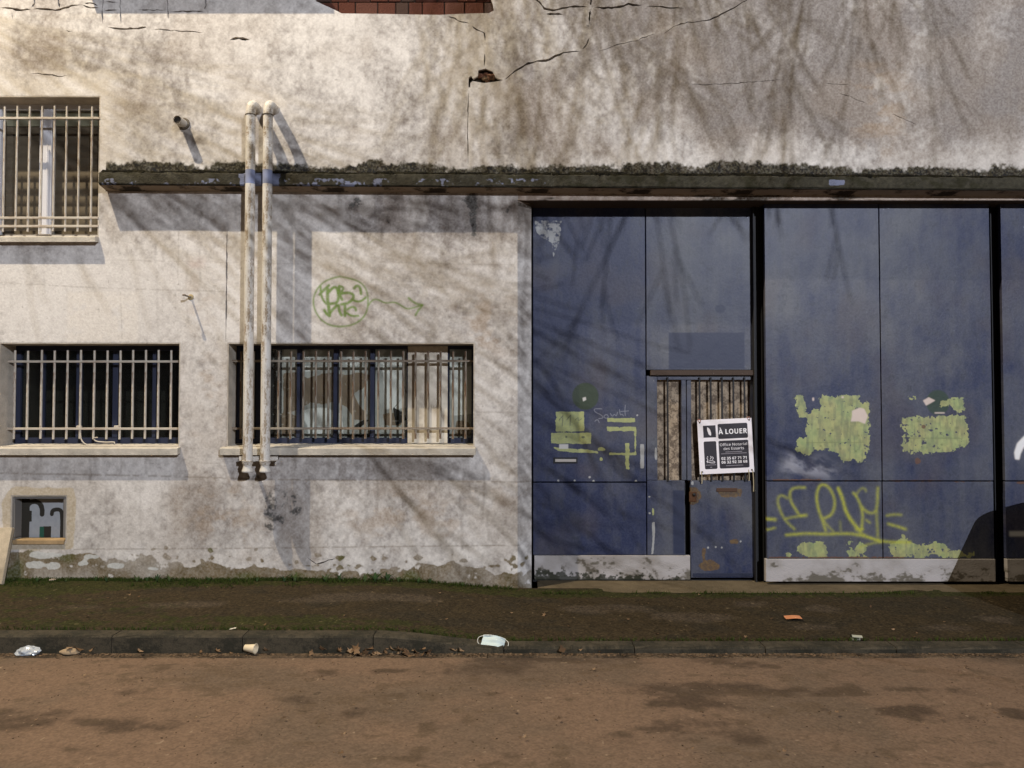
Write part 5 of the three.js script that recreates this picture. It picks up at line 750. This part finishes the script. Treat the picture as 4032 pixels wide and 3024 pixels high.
{ // dead leaves, one by one
  const leafShape = (k) => { const s = new THREE.Shape(), n = 14, pts = []; for (let i = 0; i <= n; i++) { const t = i / n * Math.PI * 2; const lobe = k === 0 ? 1 + .42 * Math.cos(t * 5) : k === 1 ? 1 + .18 * Math.cos(t * 7) : 1 + .3 * Math.cos(t * 4 + .5); pts.push([Math.cos(t) * .032 * lobe, Math.sin(t) * (k === 1 ? .018 : .026) * lobe]); } s.moveTo(...pts[0]); for (let i = 1; i < n; i++) s.lineTo(...pts[i]); s.closePath(); return s; };
  const geos = [0, 1, 2].map((k) => { const g = new THREE.ExtrudeGeometry(leafShape(k), { depth: .0012, bevelEnabled: false }).rotateX(-Math.PI / 2); const p = g.attributes.position; for (let i = 0; i < p.count; i++) { const x = p.getX(i), z = p.getZ(i); p.setY(i, p.getY(i) + 9 * x * x + 14 * z * z * (k ? -.4 : 1) + .004); } g.computeVertexNormals(); return g; });
  const mats = [[.12, .07, .036], [.17, .105, .058], [.07, .042, .024], [.22, .145, .085]].map((c) => std({ color: lin(...c), roughness: .9 }));
  const kinds = ['five-lobed', 'narrow', 'four-lobed'], tones = ['mid brown', 'tan', 'dark brown', 'pale tan'];
  const put = (x, z, y, s, tilt, where = z > GF ? 'fragment lying on the road' : z > KF ? (x < -1.05 ? 'leaf in the gutter under the tall kerb' : 'leaf in the gutter by the sloping kerb stone') : 'fragment lying on the dark pavement') => { const i = Math.floor(rnd() * 3), m = thingMesh('dead_leaf', geos[i], mats[Math.floor(rnd() * 4)], '', 'leaf', 'dead leaves along the kerb'); m.position.set(x, y + .004 * s, z); m.rotation.set(rr(-tilt, tilt), rr(0, 6.3), rr(-tilt, tilt)); m.scale.setScalar(s); m.userData.label = `${tones[mats.indexOf(m.material)]} ${kinds[i]} dead leaf ${where.replace(/^leaf /, '')}`; };
  for (let i = 0; i < 44; i++) { const dx = i < 32 ? 850 + (rnd() + rnd() - 1) * 190 : rr(60, 1300); const z = KF + .012 + rnd() * rnd() * .11; const x = (dx - 1106) / 1661 * (DIST - z); put(x, z, ROAD + .002 + (i < 40 ? rnd() * .02 : 0), rr(.4, .85), .8); }
  for (const [dx, dy] of [[800, 1398], [848, 1400], [862, 1402], [915, 1398], [700, 1398], [770, 1399], [1215, 1401], [160, 1395], [175, 1397], [205, 1398]]) { const p = spot(dx, dy + 4, ROAD + .02); put(p.x, Math.max(KF + .02, p.z), ROAD + .02, rr(.85, 1.3), .8); }
  for (let i = 0; i < 34; i++) { const x = rr(-4, 4), z = rr(.15, 1.45); put(x, z, paveY(x, z) + .003, rr(.25, .5), .5); }
  for (let i = 0; i < 40; i++) { const x = rr(-3.4, 3.4), z = rr(1.9, 3.5); put(x, z, ROAD + .028 * clamp((z - 1.82) / 1.2) + .008, rr(.18, .42), .4); }
}
{ // grit and crumbs gathered along the gutter and over the road: uncountable
  const N = 2600, im = new THREE.InstancedMesh(new THREE.IcosahedronGeometry(1, 0), std({ color: lin(1, 1, 1), roughness: 1 }), N); im.name = 'grit'; im.userData = { kind: 'stuff', label: 'grit and crushed leaf crumbs along the gutter and road', category: 'grit' };
  const o = new THREE.Object3D(), col = new THREE.Color(); for (let i = 0; i < N; i++) { const gut = i < 1500, x = rr(-4.6, 4.6), z = gut ? KF + .015 + rnd() * rnd() * .15 : rr(1.85, 3.7); if (gut && fbm(x * 2.5, 5, 711, 3) < .38 && rnd() < .8) { o.position.set(x, -.3, z); } else o.position.set(x, (z < GF ? ROAD - .008 : ROAD + .03 * Math.sin(clamp((z - GF) / 7.8) * Math.PI) + (fbm(x * 1.4, z * 1.4, 521, 3) - .5) * .012 * clamp((z - GF) * 6)) + .001, z); const s = gut ? rr(.003, .011) : rr(.002, .006); o.scale.set(s * rr(.8, 1.8), s * .55, s); o.rotation.set(0, rr(0, 6), 0); o.updateMatrix(); im.setMatrixAt(i, o.matrix); const k = rr(.25, 1.3); im.setColorAt(i, col.setRGB(.13 * k, .085 * k, .05 * k)); }
  scene.add(im);
}
/* ------------------------------------------------------------------ weeds and moss at the wall foot */
{
  const gm = [[.045, .085, .018], [.03, .06, .014], [.07, .1, .025]].map((c) => std({ color: lin(...c), roughness: .8 }));
  const blade = (L, w, bend) => { const g = new THREE.PlaneGeometry(w, L, 2, 5).translate(0, L / 2, 0); const p = g.attributes.position; for (let i = 0; i < p.count; i++) { const t = p.getY(i) / L; p.setX(i, p.getX(i) * (t < .3 ? .4 + 2 * t : 1.25 * (1 - t * .85))); p.setZ(i, bend * t * t * L + Math.abs(p.getX(i)) * .4); p.setY(i, p.getY(i) * (1 - .25 * bend * t)); } return g; };
  let n = 0; for (const [dx, s] of [[212, .7], [238, .8], [302, .8], [322, .7], [345, 1], [372, 1], [455, .6], [618, 1], [640, 1.1], [706, 1], [735, 1.1], [790, 1], [812, 1.4], [838, 1.2], [862, .8], [905, .8], [930, .7], [1000, .6], [560, .6], [500, .5], [150, .6], [90, .7]]) {
    const x = pd(dx, 1245).x, z = .02 + rr(0, .03); const gs = []; const m = 7 + Math.floor(rnd() * 6); for (let i = 0; i < m; i++) { const g = blade(rr(.05, .1) * s, rr(.014, .028) * s, rr(.4, 1.1)); g.rotateY(i / m * 6.28 + rr(-.3, .3)); gs.push(g); } const g = mergeGeometries(gs); const t = thing('weed_plant', `small green weed at the wall foot ${dx < 180 ? 'beside the cellar opening' : dx < 400 ? 'under the dark barred window' : dx < 600 ? 'before the feet of the pipes' : dx < 880 ? 'under the wide barred window' : 'toward the gateway jamb'}`, 'weed', 'weeds along the wall foot', new THREE.Vector3(x, paveY(x, z) - .004, z + .02)); part(t, 'leaves', g, gm[n++ % 3]);
  }
  // moss and short grass: uncountable
  const tuft = mergeGeometries([0, 1, 2, 3].map((i) => blade(.02 + .007 * i, .006, .5).rotateY(i * 1.6 + .3))); const N = 5200, im = new THREE.InstancedMesh(tuft, std({ color: lin(1, 1, 1), roughness: 1 }), N); im.name = 'moss_fringe'; im.userData = { kind: 'stuff', label: 'green moss and short grass along the wall foot and kerb back', category: 'moss' };
  const o = new THREE.Object3D(), col = new THREE.Color(); for (let i = 0; i < N; i++) { let x, z; if (i < 3600) { x = rr(-5.4, .1); x = x > -1.5 && rnd() < .5 ? rr(-5.4, -1.5) : x; z = .012 + rnd() * rnd() * (x < -2 ? .30 : .14); } else if (i < 4600) { x = rr(-5, 5); z = KB - rnd() * rnd() * .05; } else { x = rr(.2, 5); z = .17 + rnd() * rnd() * .07; } if (fbm(x * 5, z * 5, 701, 3) < .44 && z > .05 && z < 1.4) { z = .012 + rnd() * .03; } o.position.set(x, paveY(x, z) - .003, z); if (x > GX && z < .16) o.position.y = -.2; o.rotation.set(0, rr(0, 6.3), 0); o.scale.setScalar(rr(.45, 1.2)); o.updateMatrix(); im.setMatrixAt(i, o.matrix); const k = rr(.6, 1.3); im.setColorAt(i, col.setRGB(.045 * k, .062 * k, .012 * k)); }
  scene.add(im);
}
/* ------------------------------------------------------------------ what stands outside the frame and shades it: bare tree, car, two street lamps */
{
  const tree = thing('bare_tree', 'leafless street tree on the far pavement, its twigs shading the wall', 'tree'); const bark = std({ color: lin(.09, .07, .05), roughness: 1 });
  const limbs = [], twigs = []; let count = 0;
  const tube = (a, b, r0, r1, list, bow) => { const mid = a.clone().lerp(b, .5).add(new THREE.Vector3(rr(-1, 1), rr(-.3, .8), rr(-1, 1)).multiplyScalar(bow)); const c = new THREE.QuadraticBezierCurve3(a, mid, b); const n = r0 > .03 ? 6 : 4, sides = r0 > .03 ? 7 : 4; const g = new THREE.TubeGeometry(c, n, 1, sides); const p = g.attributes.position; const P = []; for (let i = 0; i <= n; i++) P.push(c.getPointAt(i / n)); for (let i = 0; i <= n; i++) { const r = lerp(r0, r1, i / n); for (let k = 0; k <= sides; k++) { const j = i * (sides + 1) + k; p.setXYZ(j, P[i].x + (p.getX(j) - P[i].x) * r, P[i].y + (p.getY(j) - P[i].y) * r, P[i].z + (p.getZ(j) - P[i].z) * r); } } g.computeVertexNormals(); list.push(g); return c; };
  const TZ = 10.2, wx = (v) => LAMP_COOL.x + (v - LAMP_COOL.x) * (LAMP_COOL.z - TZ) / LAMP_COOL.z, wy = (v) => LAMP_COOL.y + (v - LAMP_COOL.y) * (LAMP_COOL.z - TZ) / LAMP_COOL.z;   // where a branch stands whose shadow meets the wall at v
  const base = new THREE.Vector3(wx(-6.8), -.02, TZ), crotch = new THREE.Vector3(wx(-6.6), 8.2, TZ);
  const tr = []; tube(base, crotch, .24, .17, tr, .06);
  const limbCurves = [];
  for (const [ex, ey, dz, r0] of [[6.6, 8.9, -.5, .075], [4.4, 9.3, .7, .07], [2.9, 8.8, -.9, .06], [5.4, 9.6, .2, .065], [2.0, 9.8, -.2, .07], [-1.4, 9.6, .3, .07], [-.6, 10.4, -.6, .06]]) limbCurves.push(tube(crotch, new THREE.Vector3(ex, ey, TZ + dz), r0, .018, limbs, .25));
  const strand = (a, dir, len, r, depth) => {
    const b = a.clone().addScaledVector(dir, len), c = tube(a, b, r, Math.max(.0028, r * .4), twigs, len * .05);
    if (depth) { const n = depth > 1 ? 6 : 3; for (let i = 0; i < n; i++) { const o = c.getPointAt(rr(.12, 1)); const d = dir.clone().add(new THREE.Vector3(rr(-.6, .75), rr(-.45, .55), rr(-.4, .4)).multiplyScalar(.75)).normalize(); strand(o, d, len * rr(.22, .42), Math.max(.003, r * .5), depth - 1); } }
  };
  for (let i = 0; i < 17; i++) {                                       // long twigs sweeping down across the windows
    const tx = rr(-1.0, 1.0), c = limbCurves[[0, 1, 2, 3, 4][i % 5]]; let best = c.getPointAt(.02), bd = 9; const want = tx - 1.35 - rr(0, .9); for (let t = .02; t <= 1; t += .02) { const p = c.getPointAt(t); if (Math.abs(p.x - want) < bd) { bd = Math.abs(p.x - want); best = p; } }
    const end = new THREE.Vector3(wx(tx), wy(rr(.2, 3.2)), TZ + rr(-.8, .8)); const d = end.clone().sub(best); const len = d.length(); strand(best, d.normalize(), len, rr(.004, .0075), 2);
  }
  for (let i = 0; i < 46; i++) {                                       // short hanging twigs over the upper wall
    const x = rr(wx(-.6), wx(5.6)), c = limbCurves[[0, 1, 3][i % 3]]; let best = null, bd = 9; for (let t = .1; t <= 1; t += .02) { const p = c.getPointAt(t); if (Math.abs(p.x - x) < bd) { bd = Math.abs(p.x - x); best = p; } }
    const end = new THREE.Vector3(best.x + rr(-.25, .35), wy(rr(4.1, 5.2)), TZ + rr(-.8, .8)); const d = end.clone().sub(best); strand(best, d.clone().normalize(), d.length(), rr(.005, .010), 2);
  }
  part(tree, 'trunk', tr[0], bark); part(tree, 'limbs', mergeGeometries(limbs), bark); part(tree, 'twigs', mergeGeometries(twigs), bark);
}
{ // small hatchback half on the pavement, just beyond the frame; its bonnet shades the gate
  const car = thing('parked_car', 'dark grey tall hatchback parked on the pavement close to the gate', 'car'); const paint = new THREE.MeshPhysicalMaterial({ color: lin(.035, .037, .042), roughness: .35, clearcoat: 1, clearcoatRoughness: .08, side: THREE.DoubleSide }), blackm = std({ color: lin(.015, .015, .015), roughness: .7 }), glassm = new THREE.MeshPhysicalMaterial({ color: lin(.03, .035, .04), roughness: .05, side: THREE.DoubleSide });
  const W = 1.62, prof = [[.04, .32], [0, .48], [.03, .68], [.12, .80], [.55, .90], [1.0, .97], [3.55, 1.0], [3.82, .96], [3.9, .7], [3.92, .45], [3.85, .3]];
  const s = new THREE.Shape(); s.moveTo(...prof[0]); s.splineThru(prof.slice(1).map((p) => new THREE.Vector2(...p))); s.lineTo(3.55, .28); s.absarc(3.17, .3, .36, 0, Math.PI, false); s.lineTo(1.1, .26); s.absarc(.74, .3, .36, 0, Math.PI, false); s.closePath();
  part(car, 'body', new THREE.ExtrudeGeometry(s, { depth: W - .16, bevelEnabled: true, bevelSize: .04, bevelThickness: .08, bevelSegments: 4, curveSegments: 14 }).translate(0, 0, .08), paint);
  const c = new THREE.Shape(); c.moveTo(1.0, .95); c.quadraticCurveTo(1.5, 1.32, 1.85, 1.40); c.quadraticCurveTo(2.7, 1.46, 3.3, 1.38); c.quadraticCurveTo(3.6, 1.25, 3.72, .98); c.closePath();
  part(car, 'cabin', new THREE.ExtrudeGeometry(c, { depth: W - .5, bevelEnabled: true, bevelSize: .03, bevelThickness: .12, bevelSegments: 4, curveSegments: 12 }).translate(0, 0, .25), paint);
  for (const z of [.118, W - .118]) for (const pts of [[[1.3, 1.02], [1.78, 1.33], [2.3, 1.36], [2.3, 1.02]], [[2.36, 1.02], [2.36, 1.36], [3.1, 1.33], [3.45, 1.03]]]) { const w = new THREE.Shape(pts.map((p) => new THREE.Vector2(...p))); part(car, 'side_window', new THREE.ExtrudeGeometry(w, { depth: .012, bevelEnabled: false }).translate(0, 0, z - .006), glassm); }
  { const w = new THREE.BufferGeometry(); w.setAttribute('position', new THREE.Float32BufferAttribute([1.0, 1.0, .3, 1.0, 1.0, W - .3, 1.72, 1.4, .36, 1.72, 1.4, W - .36], 3)); w.setIndex([0, 1, 2, 1, 3, 2]); w.computeVertexNormals(); part(car, 'windscreen', w, glassm); }
  for (const x of [.74, 3.17]) for (const z of [.1, W - .1]) { const w = partGroup(car, 'wheel'); part(w, 'tyre', new THREE.TorusGeometry(.235, .075, 12, 28).translate(x, .3, z), blackm); part(w, 'rim', new THREE.CylinderGeometry(.19, .19, .1, 20).rotateX(Math.PI / 2).translate(x, .3, z), std({ color: lin(.35, .35, .36), roughness: .4, metalness: .7 })); }
  for (const z of [.32, W - .32]) part(car, 'headlight', new THREE.SphereGeometry(.13, 16, 10).scale(.6, .6, 1.2).translate(.09, .68, z), new THREE.MeshPhysicalMaterial({ color: lin(.5, .5, .52), roughness: .08 }));
  part(car, 'bumper', new RoundedBoxGeometry(.14, .2, W - .2, 3, .05).translate(-.0, .42, W / 2), blackm); part(car, 'grille', new RoundedBoxGeometry(.03, .09, .7, 2, .01).translate(.0, .6, W / 2), blackm);
  for (const z of [-.05, W + .05]) part(car, 'mirror', new RoundedBoxGeometry(.1, .13, .18, 3, .04).translate(1.35, 1.02, z), paint);
  car.position.set(4.74, -.1, .5); car.scale.set(1, 1.25, 1);
}
function streetLamp(name, head, foot, label, power, color, size, radius) {
  const t = thing(name, label, 'street lamp'); const steel = std({ color: lin(.22, .23, .23), roughness: .5, metalness: .6 });
  const h = head.y + .12, dx = head.x - foot.x, dz = head.z - foot.z;
  part(t, 'pole', new THREE.CylinderGeometry(.05, .09, h, 14).translate(foot.x, h / 2 - .05, foot.z), steel); part(t, 'base', new THREE.CylinderGeometry(.14, .16, .5, 14).translate(foot.x, .2, foot.z), steel);
  part(t, 'arm', new THREE.TubeGeometry(new THREE.CatmullRomCurve3([new THREE.Vector3(foot.x, h - .06, foot.z), new THREE.Vector3(foot.x + dx * .4, h + .05, foot.z + dz * .4), new THREE.Vector3(head.x, h + .03, head.z)]), 16, .035, 8), steel);
  part(t, 'lamp_head', new RoundedBoxGeometry(.34, .1, .6, 3, .04).translate(head.x, head.y + .125, head.z), steel);
  part(t, 'lamp_glass', new RoundedBoxGeometry(size, .02, size * 1.6, 2, .008).translate(head.x, head.y + .06, head.z), new THREE.MeshStandardMaterial({ color: 0x222222, emissive: color, emissiveIntensity: 6 }));
  const l = new THREE.PointLight(color, power, 0, 2); l.position.copy(head); l.castShadow = true; l.shadow.radius = radius; l.shadow.mapSize.set(2048, 2048); l.shadow.bias = -.0005; l.name = 'lamp_light'; t.add(l);
}
streetLamp('street_lamp', LAMP_WARM, new THREE.Vector3(LAMP_WARM.x - .6, 0, 1.2), 'tall street lamp with warm light on the pavement beyond the slab', WARM_POWER, WARM_COLOR, .16, 3);
streetLamp('street_lamp', LAMP_COOL, new THREE.Vector3(LAMP_COOL.x, 0, LAMP_COOL.z + 1.2), 'street lamp with white light behind the bare tree across the road', COOL_POWER, COOL_COLOR, .12, 2);

scene.traverse((o) => { if (o.isMesh) { o.castShadow = true; o.receiveShadow = true; } });
renderer.render(scene, camera);
